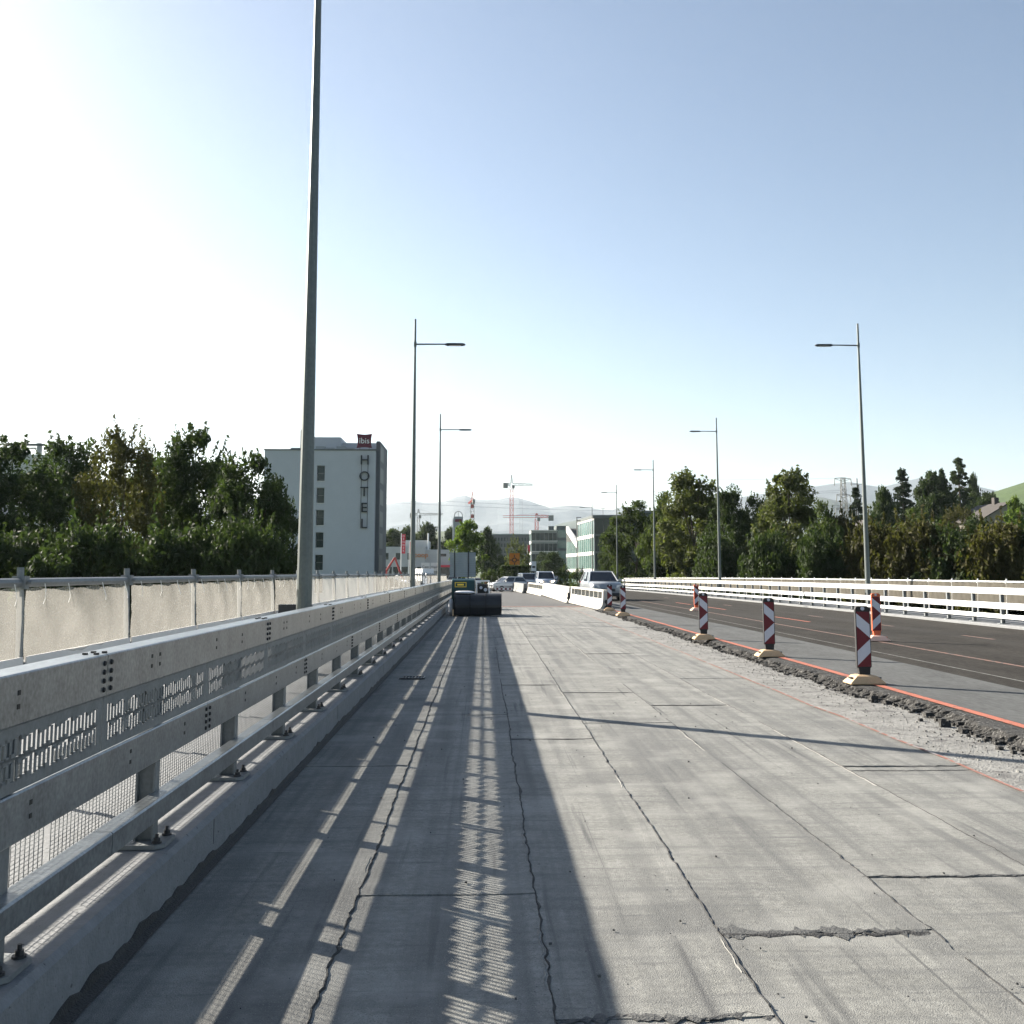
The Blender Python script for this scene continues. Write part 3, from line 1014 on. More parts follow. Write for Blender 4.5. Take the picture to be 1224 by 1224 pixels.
# clamp box by the first pole
cb = empty("cable_box", (-2.55 - .25, 14.95, KL - .01), "small grey box on stand beside the tall lamp pole", "box")
MB().box((0, 0, .75), (.26, .16, .42)).build("box_body", M['dark'], cb, bevel=.01)
MB().tube((-.09, 0, 0), (-.09, 0, .56), .02).tube((.09, 0, 0), (.09, 0, .56), .02).build("stand", M['galv_dull'], cb)

# ================================================================== warning beacons
def beacon(y, x, label, orange=False, group=None, rz=0.0, scale=1.0):
    base = zg(y) + AZ + .012
    root = empty("warning_beacon", (x, y, base), label, "beacon", group, rz)
    hm, fm = (M['orange_plastic'], M['pink_foot']) if orange else (M['black'], M['foot_yellow'])
    W, H, Z0 = .105, .80, .215
    # foot: flat trapezoid block with sloped flanks and a handle slot
    ft = MB()
    ft.loft([[(-.25, -.17, 0), (.25, -.17, 0), (.25, .17, 0), (-.25, .17, 0)], [(-.25, -.17, .02), (.25, -.17, .02), (.25, .17, .02), (-.25, .17, .02)],
             [(-.15, -.13, .11), (.15, -.13, .11), (.15, .13, .11), (-.15, .13, .11)], [(-.10, -.09, .125), (.10, -.09, .125), (.10, .09, .125), (-.10, .09, .125)]])
    foot = ft.build("foot", fm, root, bevel=.008)
    for sx in (-1, 1):
        MB().box((sx * .20, -.02, .082), (.035, .12, .02)).build("handle_slot", M['dark'] if not orange else M['orange_plastic'], foot)
    MB().loft([[(-.075, -.035, .11), (.075, -.035, .11), (.075, .035, .11), (-.075, .035, .11)], [(-.085, -.032, Z0 + .02), (.085, -.032, Z0 + .02), (.085, .032, Z0 + .02), (-.085, .032, Z0 + .02)]]).build("stem", hm, root)
    # housing with rounded shoulders
    prof = [(-W + .015, Z0), (W - .015, Z0), (W, Z0 + .02), (W, Z0 + H + .02)]
    for k in range(7):
        a = k / 6 * math.pi / 2
        prof.append((W - .05 + .05 * math.cos(a), Z0 + H + .02 + .05 * math.sin(a)))
    for k in range(7):
        a = math.pi / 2 + k / 6 * math.pi / 2
        prof.append((-W + .05 + .05 * math.cos(a), Z0 + H + .02 + .05 * math.sin(a)))
    prof += [(-W, Z0 + .02)]
    MB().prism(prof, 1, -.03, .03).build("housing", hm, root, bevel=.006)
    MB().tube((0, -.034, Z0 + H + .035), (0, .034, Z0 + H + .035), .028, n=14).build("reflector", M['silver_refl'], root)
    u0, u1, v0, v1 = -W + .012, W - .012, Z0 + H - .01, Z0 + .02
    def poly(pts, mat, nm):
        P = [(u0 + (u1 - u0) * u, v0 + (v1 - v0) * v) for u, v in pts]
        MB().prism(P, 1, -.034, -.0295).build(nm, mat, root)
    poly([(0, 0), (1, 0), (1, .235), (0, .03)], M['red'], "red_stripe")
    poly([(0, .03), (1, .235), (1, .48), (0, .265)], M['silver_refl'], "white_stripe")
    poly([(0, .265), (1, .48), (1, .50), (0, .715)], M['red'], "red_arrow")
    poly([(0, .715), (1, .50), (1, .745), (0, .975)], M['silver_refl'], "white_stripe")
    poly([(0, .975), (1, .745), (1, 1), (0, 1)], M['red'], "red_stripe")
    if scale != 1: root.scale = (scale,) * 3
    return root


GB = "red and white warning beacons along the road edge"
beacon(14.66, 5.40, "red and white striped beacon on yellowish foot, next to orange backed one", group=GB)
beacon(19.4, 5.37, "red and white striped beacon on yellowish foot, middle of the edge row", group=GB)
beacon(24.4, 5.20, "red and white striped beacon on yellowish foot, before a distant orange one", group=GB)
beacon(38.2, 5.16, "red and white striped beacon standing clear of the white barrier's end", group=GB, rz=.08)
beacon(43.2, 5.28, "red and white striped beacon touching the end of white slotted barrier", group=GB, rz=-.1)
beacon(23.7, 9.06, "orange framed striped beacon on pale foot by faded line", True, GB)
beacon(43.3, 8.95, "orange framed striped beacon farther along the faded line", True, GB, .1)

# ================================================================== concrete barriers along the work zone
def jersey(p0, p1, slots, mat, label, group, hs=1.0):
    p0, p1 = Vector(p0), Vector(p1)
    d = p1 - p0
    L = d.length
    root = empty("concrete_barrier", p0, label, "barrier", group, math.atan2(-d.x, d.y))
    H = .90 * hs
    z1, z2 = .50 * hs, .80 * hs
    foot = [(-.29, 0), (.29, 0), (.29, .09), (.20, .24), (.165, z1), (-.165, z1), (-.20, .24), (-.29, .09)]
    if slots:
        MB().prism(foot, 1, 0, L).build("barrier_foot", mat, root, bevel=.012)
        # hollow upper wall: rib by rib between foot and coping
        w = .16
        MB().prism([(-.15, z2), (.15, z2), (.14, H), (-.14, H)], 1, 0, L).build("coping", mat, root, bevel=.012)
        for k in range(slots + 1):
            y = (L - w) * k / slots
            wide = .34 if k in (0, slots) else .10
            y0 = 0 if k == 0 else (L - wide if k == slots else y + .03)
            MB().prism([(-.163, z1), (.163, z1), (.15, z2), (-.15, z2)], 1, y0, y0 + wide).build("rib", mat, root)
    else:
        MB().prism(foot[:5] + [(.14, H), (-.14, H)] + foot[5:], 1, 0, L).build("barrier_body", mat, root, bevel=.015)
    for yy in (0.0, L):
        s = -1 if yy == 0 else 1
        MB().tube((0, yy, .12), (0, yy + s * .05, .12), .10, n=10).tube((0, yy, .38), (0, yy + s * .05, .38), .10, n=10).tube((0, yy + s * .04, .05), (0, yy + s * .04, .47), .03, n=6).build("coupling", M['dark'], root)
    return root


def rp(x, y, dz=.0): return (x, y, zg(y) + dz)


GJ = "concrete barriers between work zone and traffic"
jersey(rp(5.52, 46.3, .02), rp(5.03, 57.6, .02), 8, M['jersey'], "white slotted concrete barrier right behind the paired striped beacons", GJ)
jersey(rp(4.98, 58.3, .015), rp(4.72, 79.0, .015), 0, M['jersey'], "white solid concrete barrier between the two slotted ones", GJ)
jersey(rp(4.70, 79.4, .015), rp(4.12, 92.0, .015), 8, M['jersey'], "white slotted concrete barrier in front of the van's headlights", GJ)
jersey(rp(3.75, 93.0, .015), rp(2.9, 112.0, .015), 0, M['jersey_grey'], "grey stained concrete barrier beyond the white ones", GJ, .95)
# hinge drum standing at the joint of two barriers
dr = empty("barrier_joint", rp(4.78, 57.95, .015), "round dark steel hinge where two white barriers meet", "hinge")
MB().tube((0, 0, 0), (0, 0, .04), .22, n=16).build("hinge_plate", M['dark'], dr)
MB().tube((0, 0, .04), (0, 0, .6), .07, n=12).tube((0, 0, .25), (0, 0, .34), .12, n=12).build("hinge_pin", M['dark'], dr)
# barricade planks before the parked hatchback
bq = empty("barricade", rp(2.0, 101.5, .012), "low white and red plank barricade in front of the white hatchback", "barricade")
for xx in (-.7, .7):
    MB().box((xx, 0, .45), (.06, .06, .9)).box((xx, 0, .03), (.08, .5, .06)).build("trestle_leg", M['galv_dull'], bq)
ubox("plank", M['white'], bq, -.85, .85, -.05, -.032, .62, .84)
ubox("plank", M['white'], bq, -.85, .85, -.05, -.032, .2, .42)
for k in range(4): ubox("red_stripe", M['red'], bq, -.75 + k * .42, -.55 + k * .42, -.056, -.051, .22, .40)

# ================================================================== vehicles
def car(name, loc, rz, paint, label, cat="car", kind="hatch", lit=False, group=None, scale=1.0):
    root = empty(name, loc, label, cat, group, rz)
    P = M['paint_' + paint]
    # stations front (-y) to rear (+y): y, half width, z low, z top of hood/belt
    if kind == "suv":
        L, W, H = 4.75, .96, 1.72
        low = [(-2.35, .70, .45, .78), (-2.25, .86, .30, .98), (-1.9, .94, .24, 1.06), (-1.0, .96, .22, 1.13), (.2, .97, .22, 1.15), (1.6, .96, .24, 1.17), (2.2, .92, .32, 1.14), (2.36, .80, .45, .95)]
        cab = (-1.05, 2.15, -.25, 1.75, 1.14, 1.68, .86, .66)
    elif kind == "van":
        L, W, H = 4.9, .97, 1.98
        low = [(-2.45, .72, .45, .85), (-2.36, .88, .30, 1.08), (-2.0, .95, .25, 1.16), (-1.55, .97, .24, 1.26), (.2, .98, .24, 1.28), (1.8, .98, .24, 1.28), (2.35, .96, .3, 1.26), (2.45, .90, .4, 1.2)]
        cab = (-1.75, 2.38, -.95, 2.25, 1.25, 1.94, .90, .76)
    elif kind == "saloon":
        L, W, H = 4.5, .90, 1.46
        low = [(-2.2, .64, .42, .66), (-2.1, .80, .28, .80), (-1.7, .88, .22, .88), (-.9, .90, .2, .95), (.3, .91, .2, .97), (1.5, .90, .22, .98), (2.1, .86, .3, .96), (2.25, .72, .42, .8)]
        cab = (-.95, 1.75, -.3, 1.0, .95, 1.42, .78, .58)
    else:
        L, W, H = 4.1, .88, 1.50
        low = [(-2.0, .64, .42, .68), (-1.92, .80, .28, .84), (-1.55, .86, .22, .92), (-.85, .88, .2, .98), (.3, .89, .2, 1.0), (1.4, .88, .22, 1.01), (1.9, .84, .3, .98), (2.02, .74, .42, .85)]
        cab = (-.95, 1.88, -.25, 1.45, .98, 1.46, .77, .60)
    rings = []
    for y, w, a, b in low:
        h = b - a
        rings.append([(-w * .86, y, a), (w * .86, y, a), (w * .97, y, a + .18 * h), (w, y, a + .5 * h), (w * .985, y, a + .78 * h), (w * .90, y, b), (-w * .90, y, b), (-w * .985, y, a + .78 * h), (-w, y, a + .5 * h), (-w * .97, y, a + .18 * h)])
    body = MB().loft(rings).build("body", P, root, smooth_=True)
    y0, y1, r0, r1, zb, zt, wb, wt = cab
    ym = (r0 + r1) / 2
    rg = [[(-wb, y0, zb - .05), (wb, y0, zb - .05), (wb, y1, zb - .05), (-wb, y1, zb - .05)], [(-wt, r0, zt), (wt, r0, zt), (wt, r1, zt), (-wt, r1, zt)]]
    MB().loft(rg).build("glasshouse", M['car_glass'], root, bevel=.03)
    rf = [[(-wt - .03, r0 - .06, zt - .03), (wt + .03, r0 - .06, zt - .03), (wt + .03, r1 + .06, zt - .03), (-wt - .03, r1 + .06, zt - .03)], [(-wt + .06, r0 + .12, zt + .05), (wt - .06, r0 + .12, zt + .05), (wt - .06, r1 - .1, zt + .05), (-wt + .06, r1 - .1, zt + .05)]]
    MB().loft(rf).build("roof", P, root, bevel=.025)
    def lerp(a, b, t): return a + (b - a) * t
    for sx in (-1, 1):
        for (yb, yt) in ((y0, r0), (lerp(y0, y1, .45), ym), (y1, r1)):
            MB().tube((sx * wb, yb, zb - .02), (sx * wt, yt, zt), .045, .04, n=6).build("pillar", P, root)
        # wheels: rubber tyre with a bright rim
        for yy in (low[0][0] + .85, low[-1][0] - .85):
            rw = .34 if kind in ("suv", "van") else .30
            t_ = MB().tube((sx * (W - .24), yy, rw), (sx * (W - .0), yy, rw), rw, n=18).build("wheel", M['tyre'], root)
            MB().tube((sx * (W - .02), yy, rw), (sx * (W + .012), yy, rw), rw * .62, n=14).build("rim", M['rim'], t_)
        fy = low[1][0] - .10
        MB().loft([[(sx * W * .50, fy - .045, low[1][3] - .22), (sx * W * .86, fy + .10, low[1][3] - .20), (sx * W * .86, fy + .10, low[1][3] - .06), (sx * W * .55, fy - .03, low[1][3] - .07)],
                   [(sx * W * .50, fy + .10, low[1][3] - .22), (sx * W * .86, fy + .25, low[1][3] - .20), (sx * W * .86, fy + .25, low[1][3] - .06), (sx * W * .55, fy + .12, low[1][3] - .07)]]).build("headlight", M['lit_lamp'] if lit else M['lamp_glass'], root)
        ry = low[-2][0]
        MB().box((sx * W * .80, ry + .06, low[-2][3] - .14), (.22, .16, .20)).build("tail_light", M['red_lamp'], root)
        MB().box((sx * (W + .10), y0 + .25, zb + .05), (.20, .10, .15)).build("mirror", P, root, bevel=.02)
    fy = low[0][0]
    MB().box((0, fy - .005, .62), (W * .9, .04, .16)).build("grille", M['dark'], root, bevel=.01)
    MB().box((0, fy + .03, .38), (W * 1.45, .10, .14)).build("bumper", M['dark'], root, bevel=.02)
    MB().box((0, fy - .035, .46), (.42, .015, .10)).build("number_plate", M['white'], root)
    if scale != 1: root.scale = (scale,) * 3
    return root


car("parked_car", rp(7.1, 62.5, AZ + .012), R(4), "silver", "large silver off-road car driving behind the white slotted barrier", "car", "suv")
car("delivery_van", rp(6.65, 112, AZ + .012), R(2), "lightblue", "pale van with lit headlights behind the white barrier", "van", "van", lit=True)
car("parked_car", rp(2.45, 106, .02), R(-62), "white", "white hatchback standing behind the low plank barricade", "car", "hatch")
car("parked_car", rp(5.35, 125.5, .02), R(8), "white", "white car following directly behind the van", "car", "van")
car("parked_car", rp(14.3, 215, .03), R(188), "silver", "silver van driving away before the garden shrubs", "van", "van")
QL = "cars queuing before the roundabout"
for k, (px, Y, col, kd, rz, lab) in enumerate(((571, 165, "white", "hatch", 10, "white hatchback in the queue beside the grey sign back"), (562, 152, "silver", "saloon", 6, "silver car at the front of the queue behind the green machine"),
        (580, 172, "red", "saloon", 20, "dark red car in the queue before the roundabout"), (590, 168, "black", "suv", 5, "black off-road car in the queue before the hedge"),
        (584, 215, "white", "van", 12, "white van halfway along the queue of cars"), (592, 240, "white", "saloon", 30, "white car turning beyond the queue"),
        (578, 262, "grey", "hatch", 8, "grey car at the far end of the queue"), (587, 285, "white", "hatch", 60, "white car crossing the roundabout far behind"), (545, 175, "white", "van", -20, "white pickup van half hidden by the slim street lamp"), (574, 190, "blue", "hatch", 6, "dark blue car in the middle of the queue"))):
    p = at(px, 690, Y)
    car("queuing_car", rp(p.x, Y, .03), R(rz), col, lab, "car", kd, group=QL)


def truck(loc, rz, label):
    root = empty("box_truck", loc, label, "truck", None, rz)
    MB().span(-1.2, 1.2, .1, 5.6, 1.0, 3.35).build("cargo_box", M['white'], root, bevel=.04)
    MB().loft([[(-1.05, -1.7, .5), (1.05, -1.7, .5), (1.05, -.02, .5), (-1.05, -.02, .5)], [(-1.08, -1.75, 1.35), (1.08, -1.75, 1.35), (1.08, -.02, 1.35), (-1.08, -.02, 1.35)], [(-1.0, -1.2, 2.4), (1.0, -1.2, 2.4), (1.0, -.02, 2.45), (-1.0, -.02, 2.45)]]).build("cab", M['paint_lightblue'], root, bevel=.05)  # bluish paint carries the shade on the cab's front
    MB().loft([[(-.95, -1.76, 1.42), (.95, -1.76, 1.42), (.95, -1.6, 1.42), (-.95, -1.6, 1.42)], [(-.9, -1.28, 2.28), (.9, -1.28, 2.28), (.9, -1.1, 2.28), (-.9, -1.1, 2.28)]]).build("windscreen", M['car_glass'], root)
    MB().span(-.5, .5, -1.5, 5.5, .62, .98).build("chassis", M['dark'], root)
    for sx in (-1, 1):
        for yy in (-.9, 3.6, 4.6):
            w_ = MB().tube((sx * .72, yy, .46), (sx * 1.02, yy, .46), .46, n=16).build("wheel", M['tyre'], root)
            MB().tube((sx * 1.0, yy, .46), (sx * 1.04, yy, .46), .26, n=12).build("rim", M['rim'], w_)
        MB().box((sx * .8, -1.76, .85), (.36, .08, .2)).build("headlight", M['lamp_glass'], root)
        MB().box((sx * 1.25, -1.5, 1.75), (.14, .1, .5)).build("mirror", M['dark'], root)
    return root


truck(rp(at(512, 690, 200).x, 200, .03), R(28), "white box truck with pale cab beyond the netted fence")
car("parked_car", rp(at(472, 690, 150).x, 150, 0), R(70), "black", "black car parked beside the red folding arm machine", "car", "saloon")
car("parked_car", rp(at(484, 690, 172).x, 172, 0), R(40), "blue", "dark blue van parked beside the hotel", "van", "van")

# red folding-arm loader behind the fence
ld = empty("loader_crane", rp(at(470, 690, 158).x, 158, 0), "small red folding arm loader raised behind the netted fence", "crane")
p = [(-1.1, 0, 2.6), (0.2, 0, 4.6), (1.2, 0, 2.0), (1.7, 0, 1.2)]
MB().box((-1.1, 0, .7), (1.6, 1.4, 1.0)).build("carriage", M['crane_grey'], ld, bevel=.05)
MB().tube((-1.1, 0, 1.1), p[0], .2, n=8).build("column", M['crane_red'], ld)
for a, b in zip(p[:-1], p[1:]): MB().tube(a, b, .16, n=6).build("arm_section", M['crane_red'], ld)
MB().tube((-.8, .05, 2.2), (-.3, .05, 3.7), .08, n=6).build("hydraulic_ram", M['galv_dull'], ld)
for sx in (-.6, .6):
    for yy in (-.6, .6): MB().tube((-1.1 + sx, yy, .3), (-1.1 + sx, yy + .18 * (1 if yy > 0 else -1), .3), .3, n=12).build("wheel", M['tyre'], ld)

# ================================================================== compact sweeping machine on the deck
sw = empty("sweeping_machine", rp(-.22, 40.6, .012), "green compact sweeping machine with black brush hood and white sacks", "machine")
hood = MB()
prof = [(-.42, .04), (.40, .04)] + [(.50 * math.cos(R(-28 + k * 12)), .40 + .47 * math.sin(R(-28 + k * 12))) for k in range(20)]
for x0, x1 in ((-.90, -.31), (-.295, .295), (.31, .90)):
    MB().prism(prof, 0, x0, x1).build("hood_section", M['machine_black'], sw, bevel=.03)
for x0 in (-.305, .305):
    MB().prism([(y * 1.025, z * 1.02) for y, z in prof], 0, x0 - .02, x0 + .02).build("hood_strap", M['black'], sw)
for s, x0 in ((-1, -.925), (1, .905)):
    MB().prism([(y * 1.02, z * 1.015) for y, z in prof], 0, x0, x0 + .02).build("end_plate", M['machine_black'], sw)
MB().tube((-.88, -.05, .34), (.88, -.05, .34), .30, n=16).build("brush_roll", M['black'], sw)
MB().prism([(-.52, .02), (-.30, .02), (-.30, .22), (-.45, .26)], 0, -.985, -.93).build("skid_shoe", M['foot_yellow'], sw)
MB().prism([(.55, .42), (2.35, .42), (2.35, 1.32), (2.1, 1.42), (.85, 1.44), (.62, 1.36), (.55, 1.0)], 0, -1.05, -.12).build("engine_cover", M['machine_green'], sw, bevel=.04)
pl = MB().span(-.92, -.46, .535, .549, 1.10, 1.30).build("name_plate", M['yellow'], sw, bevel=.004)
MB().span(-.89, -.49, .527, .534, 1.13, 1.27).build("plate_field", M['machine_green'], pl)
MB().span(-.82, -.56, .520, .526, 1.165, 1.235).build("plate_mark", M['yellow'], pl)
cage = MB()
for x in (-.06, .44):
    for y in (.62, 1.35): cage.tube((x, y, .40), (x, y, 1.36), .025, n=6)
for y in (.62, 1.35):
    cage.tube((-.06, y, 1.34), (.44, y, 1.34), .028, n=6); cage.tube((-.06, y, .80), (.44, y, .80), .02, n=6)
for x in (-.06, .44): cage.tube((x, .62, 1.34), (x, 1.35, 1.34), .028, n=6)
cage.build("roll_cage", M['white'], sw)
MB().span(-.02, .40, .70, 1.3, .42, 1.22).build("engine_block", M['black'], sw, bevel=.04)
MB().tube((.30, .66, 1.0), (.30, .60, 1.0), .07, n=12).tube((.12, .66, 1.08), (.12, .60, 1.08), .06, n=12).build("engine_fittings", M['silver_refl'], sw)
MB().span(-.85, .40, .45, 2.4, .30, .42).build("chassis", M['dark'], sw)
for sx in (-1.06, .34):
    for yy in (.95, 2.05):
        w_ = MB().tube((sx, yy, .30), (sx + .24, yy, .30), .30, n=18).build("wheel", M['tyre'], sw)
        MB().tube((sx - .01, yy, .30), (sx + .25, yy, .30), .15, n=12).build("rim", M['rim'], w_)
MB().tube((.30, .40, .55), (.45, 1.0, 1.0), .03, n=6).tube((-.30, .40, .55), (-.30, .8, .7), .05, n=6).build("lift_arm", M['dark'], sw)
MB().tube((.50, 1.5, .42), (.55, 1.5, 1.55), .012, n=6).build("marker_rod", M['dark'], sw)


def sack(loc, sx, sy, sz, seed, label):
    rng = np.random.default_rng(seed)
    m = MB()
    nu, nv = 14, 8
    for j in range(nv + 1):
        ph = math.pi * j / nv - math.pi / 2
        for i in range(nu):
            th = 2 * math.pi * i / nu
            k = 1 + rng.normal(0, .05)
            c = abs(math.cos(ph)) ** .6
            m.v.append((sx * k * c * math.copysign(abs(math.cos(th)) ** .7, math.cos(th)), sy * k * c * math.copysign(abs(math.sin(th)) ** .7, math.sin(th)), sz * (.5 + .5 * math.sin(ph)) * 2))
    for j in range(nv):
        for i in range(nu):
            m.f.append((j * nu + i, j * nu + (i + 1) % nu, (j + 1) * nu + (i + 1) % nu, (j + 1) * nu + i))
    o = m.build("sack", M['sack'], None, smooth_=True)
    o.location = loc
    return tag(o, label, "sack")


sack((-.75, 40.62, zg(40.6) + .86), .40, .22, .06, 1, "flattened white sack lying over the black brush hood")
sack((-1.28, 40.9, zg(40.9) + .01), .10, .30, .33, 2, "upright white sack wedged between sweeping machine and kerb")

# ================================================================== signs
sb = empty("direction_sign", rp(at(553, 690, 128).x, 128, .01), "large grey ribbed sign seen from behind on two posts", "sign")
for k in range(11): ubox("sign_plank", M['sign_back'], sb, -1.6, 1.6, -.03, .0, 1.55 + k * .275, 1.55 + k * .275 + .262)
for xx in (-1.0, .72): MB().tube((xx, -.10, 0), (xx, -.10, 4.75), .07, n=8).build("post", M['dark'], sb)

os_ = empty("roundabout_sign", rp(at(615, 690, 150).x, 150, .02), "orange temporary sign with dark roundabout ring symbol and arrows", "sign")
ubox("sign_panel", M['sign_orange'], os_, -.75, .75, -.03, .0, 3.1, 5.05)
for xx in (-.45, .45): MB().tube((xx, .06, 0), (xx, .06, 4.9), .045, n=8).build("post", M['galv_dull'], os_)
ring = MB()
for k in range(20):
    a, b = 2 * math.pi * k / 20, 2 * math.pi * (k + 1) / 20
    ring.add([(.36 * math.cos(a), -.036, 4.05 + .36 * math.sin(a)), (.36 * math.cos(b), -.036, 4.05 + .36 * math.sin(b)), (.22 * math.cos(b), -.036, 4.05 + .22 * math.sin(b)), (.22 * math.cos(a), -.036, 4.05 + .22 * math.sin(a))], [(0, 1, 2, 3)])
ring.build("ring_symbol", M['black'], os_)
for (dx, dz, w, h) in ((0, .58, .13, .34), (-.53, 0, .30, .13), (.53, 0, .30, .13), (0, -.62, .13, .40)):
    ubox("symbol_arm", M['black'], os_, dx - w / 2, dx + w / 2, -.038, -.031, 4.05 + dz - h / 2, 4.05 + dz + h / 2)

ts = empty("traffic_sign", rp(at(638, 690, 135).x, 135, .0), "white rectangular road sign with dark symbol on grey post", "sign")
MB().tube((0, 0, 0), (0, 0, 3.5), .10, n=8).build("post", M['dark'], ts)
ubox("sign_panel", M['white'], ts, -.32, .32, -.16, -.12, 2.35, 3.6)
ubox("sign_symbol", M['black'], ts, -.2, .2, -.168, -.161, 2.75, 3.0)
ts = empty("traffic_sign", rp(at(727, 690, 165).x, 165, .0), "small white sign on thin post before the green glass facade", "sign")
MB().tube((0, 0, 0), (0, 0, 3.2), .05, n=8).build("post", M['galv_dull'], ts)
ubox("sign_panel", M['white'], ts, -.16, .16, -.09, -.06, 1.9, 2.9)
ubox("sign_symbol", M['black'], ts, -.08, .08, -.098, -.091, 2.2, 2.45)

fl2 = empty("street_lamp", rp(at(690, 690, 190).x, 190, 0), "short twin headed mast beyond the slanted roof wing", "street lamp")
MB().tube((0, 0, 0), (0, 0, 12.8), .13, .09, n=8).build("pole", M['pole'], fl2)
MB().box((.35, 0, 12.75), (.9, .2, .12)).build("upper_head", M['dark'], fl2)
MB().box((.35, 0, 12.15), (.7, .2, .12)).build("lower_head", M['dark'], fl2)

# ================================================================== hotel
HY = 134.0
hx = lambda px, Y=HY: (px - VPX) / FPX * Y
hzv = lambda py, Y=HY: CAMZ + (HOR - py) / FPX * Y
GB_ = -6.0
ho = empty("hotel", (0, 0, 0), "pale grey hotel block with vertical dark lettering behind the trees", "building")
XL, XR, ZT = hx(316), hx(447.7), hzv(539)
win_x0, win_x1 = hx(378.6), hx(388.0)
zs_ = [(hzv(557.3) - 2.9 * k, hzv(575.7) - 2.9 * k) for k in range(6)]
wall = MB()
edges = [(XL, win_x0), (win_x1, XR)]
for a, b in edges: wall.span(a, b, HY, HY + 12, GB_, ZT)
zprev = ZT
for zt_, zb_ in zs_:
    wall.span(win_x0, win_x1, HY, HY + 12, zt_, zprev); zprev = zb_
wall.span(win_x0, win_x1, HY, HY + 12, GB_, zprev)
for zt_, zb_ in zs_: wall.span(win_x0, win_x1, HY + .35, HY + 12, zb_, zt_)
wall.build("wall", M['hotel'], ho)
for zt_, zb_ in zs_:
    w_ = ubox("window", M['glass'], ho, win_x0 + .06, win_x1 - .06, HY + .25, HY + .30, zb_ + .06, zt_ - .06)
    ubox("window_frame", M['frame_dark'], ho, win_x0, win_x1, HY + .2, HY + .24, (zb_ + zt_) / 2 - .04, (zb_ + zt_) / 2 + .04)
    ubox("window_sill", M['frame_white'], ho, win_x0 - .06, win_x1 + .06, HY - .05, HY + .2, zb_ - .06, zb_)
ubox("roof_edge", M['frame_dark'], ho, XL - .1, XR + .1, HY - .08, HY + 12.1, ZT, ZT + .16)
MB().span(hx(358, 138), hx(406, 138), 138, 146, ZT + .16, hzv(523, 138)).build("penthouse", M['hotel'], ho)
MB().span(hx(406, 139) + .01, hx(452, 142), 139.5, 148, ZT - 4.4, hzv(530.5, 140)).build("rear_block", M['hotel'], ho)
MB().tube((hx(356), 136, ZT + .16), (hx(356), 136, hzv(514, 136)), .17, n=8).build("chimney", M['galv_dull'], ho)
for k, px in enumerate((350, 380, 392, 405, 415)): ubox("roof_unit", M['grey_clad'], ho, hx(px) - .6, hx(px) + .6, 135.2, 136.4, ZT + .16, ZT + .5 + .2 * (k % 2))
SZ = hzv(551, 146)
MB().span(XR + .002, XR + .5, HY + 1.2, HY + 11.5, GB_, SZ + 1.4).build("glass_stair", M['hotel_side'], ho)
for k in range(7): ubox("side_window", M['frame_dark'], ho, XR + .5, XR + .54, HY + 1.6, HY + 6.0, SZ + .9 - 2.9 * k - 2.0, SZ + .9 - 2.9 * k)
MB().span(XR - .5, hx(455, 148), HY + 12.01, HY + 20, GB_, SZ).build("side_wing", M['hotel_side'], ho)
for k, (ch, py) in enumerate(zip("HOTEL", (556, 575.5, 594, 613, 632))):
    me = text_mesh(ch, 1.78, .12, "letter"); me.materials.append(M['letters'])
    o = link("letter", me, None, ho); o.location = (hx(435.5), HY - .22, hzv(py)); o.rotation_euler = (R(90), 0, 0)
for xx in (-.42, .42): MB().tube((hx(435.5) + xx, HY - .07, hzv(632)), (hx(435.5) + xx, HY - .07, hzv(545)), .03, n=6).build("letter_rail", M['letters'], ho)
cs = empty("roof_sign", (hx(435), HY - .45, ZT + .16), "dark red cushion shaped sign with white lowercase lettering on hotel roof edge", "sign")
pts = []
for i in range(4):
    a0 = [(-1, -1), (1, -1), (1, 1), (-1, 1)][i]; a1 = [(1, -1), (1, 1), (-1, 1), (-1, -1)][i]
    for k in range(8):
        t = k / 8
        q = (a0[0] + (a1[0] - a0[0]) * t, a0[1] + (a1[1] - a0[1]) * t)
        s = 1 - .13 * math.sin(math.pi * t)
        pts.append((q[0] * (s if abs(q[0]) > .999 else 1) * 1.0, 1.05 + q[1] * (s if abs(q[1]) > .999 else 1) * .95))
MB().prism(pts, 1, -.12, .12).build("cushion_panel", M['wine'], cs, bevel=.03)
me = text_mesh("ibis", 1.05, .03, "sign_text"); me.materials.append(M['white'])
o = link("sign_text", me, None, cs); o.location = (0, -.16, .72); o.rotation_euler = (R(90), 0, 0)
for xx in (-.6, .6): MB().tube((xx, .2, -.02), (xx, .2, .9), .05, n=6).build("bracket", M['galv_dull'], cs)

# roof with rooftop letters glimpsed above the left-hand trees
rb = empty("office_block", (0, 0, 0), "low office block with rooftop frame and letters above the left trees", "building")
YB = 170.0
MB().span(hx(-60, YB), hx(70, YB), YB, YB + 14, GB_, hzv(545, YB)).build("wall", M['pale_wall'], rb)
for px in (20, 48): ubox("frame_post", M['grey_clad'], rb, hx(px, YB) - .3, hx(px, YB) + .3, YB + .2, YB + .9, hzv(545, YB), hzv(531, YB))
ubox("roof_beam", M['frame_dark'], rb, hx(9, YB), hx(55, YB), YB + .1, YB + .5, hzv(534.5, YB), hzv(532, YB))
ubox("roof_beam", M['frame_dark'], rb, hx(12, YB), hx(45, YB), YB + .1, YB + .4, hzv(538, YB), hzv(536.5, YB))
me = text_mesh("uis", 1.25, .06, "rooftop_letters"); me.materials.append(M['letters'])
o = link("rooftop_letters", me, None, rb); o.location = (hx(59, YB), YB, hzv(540, YB)); o.rotation_euler = (R(90), 0, 0)

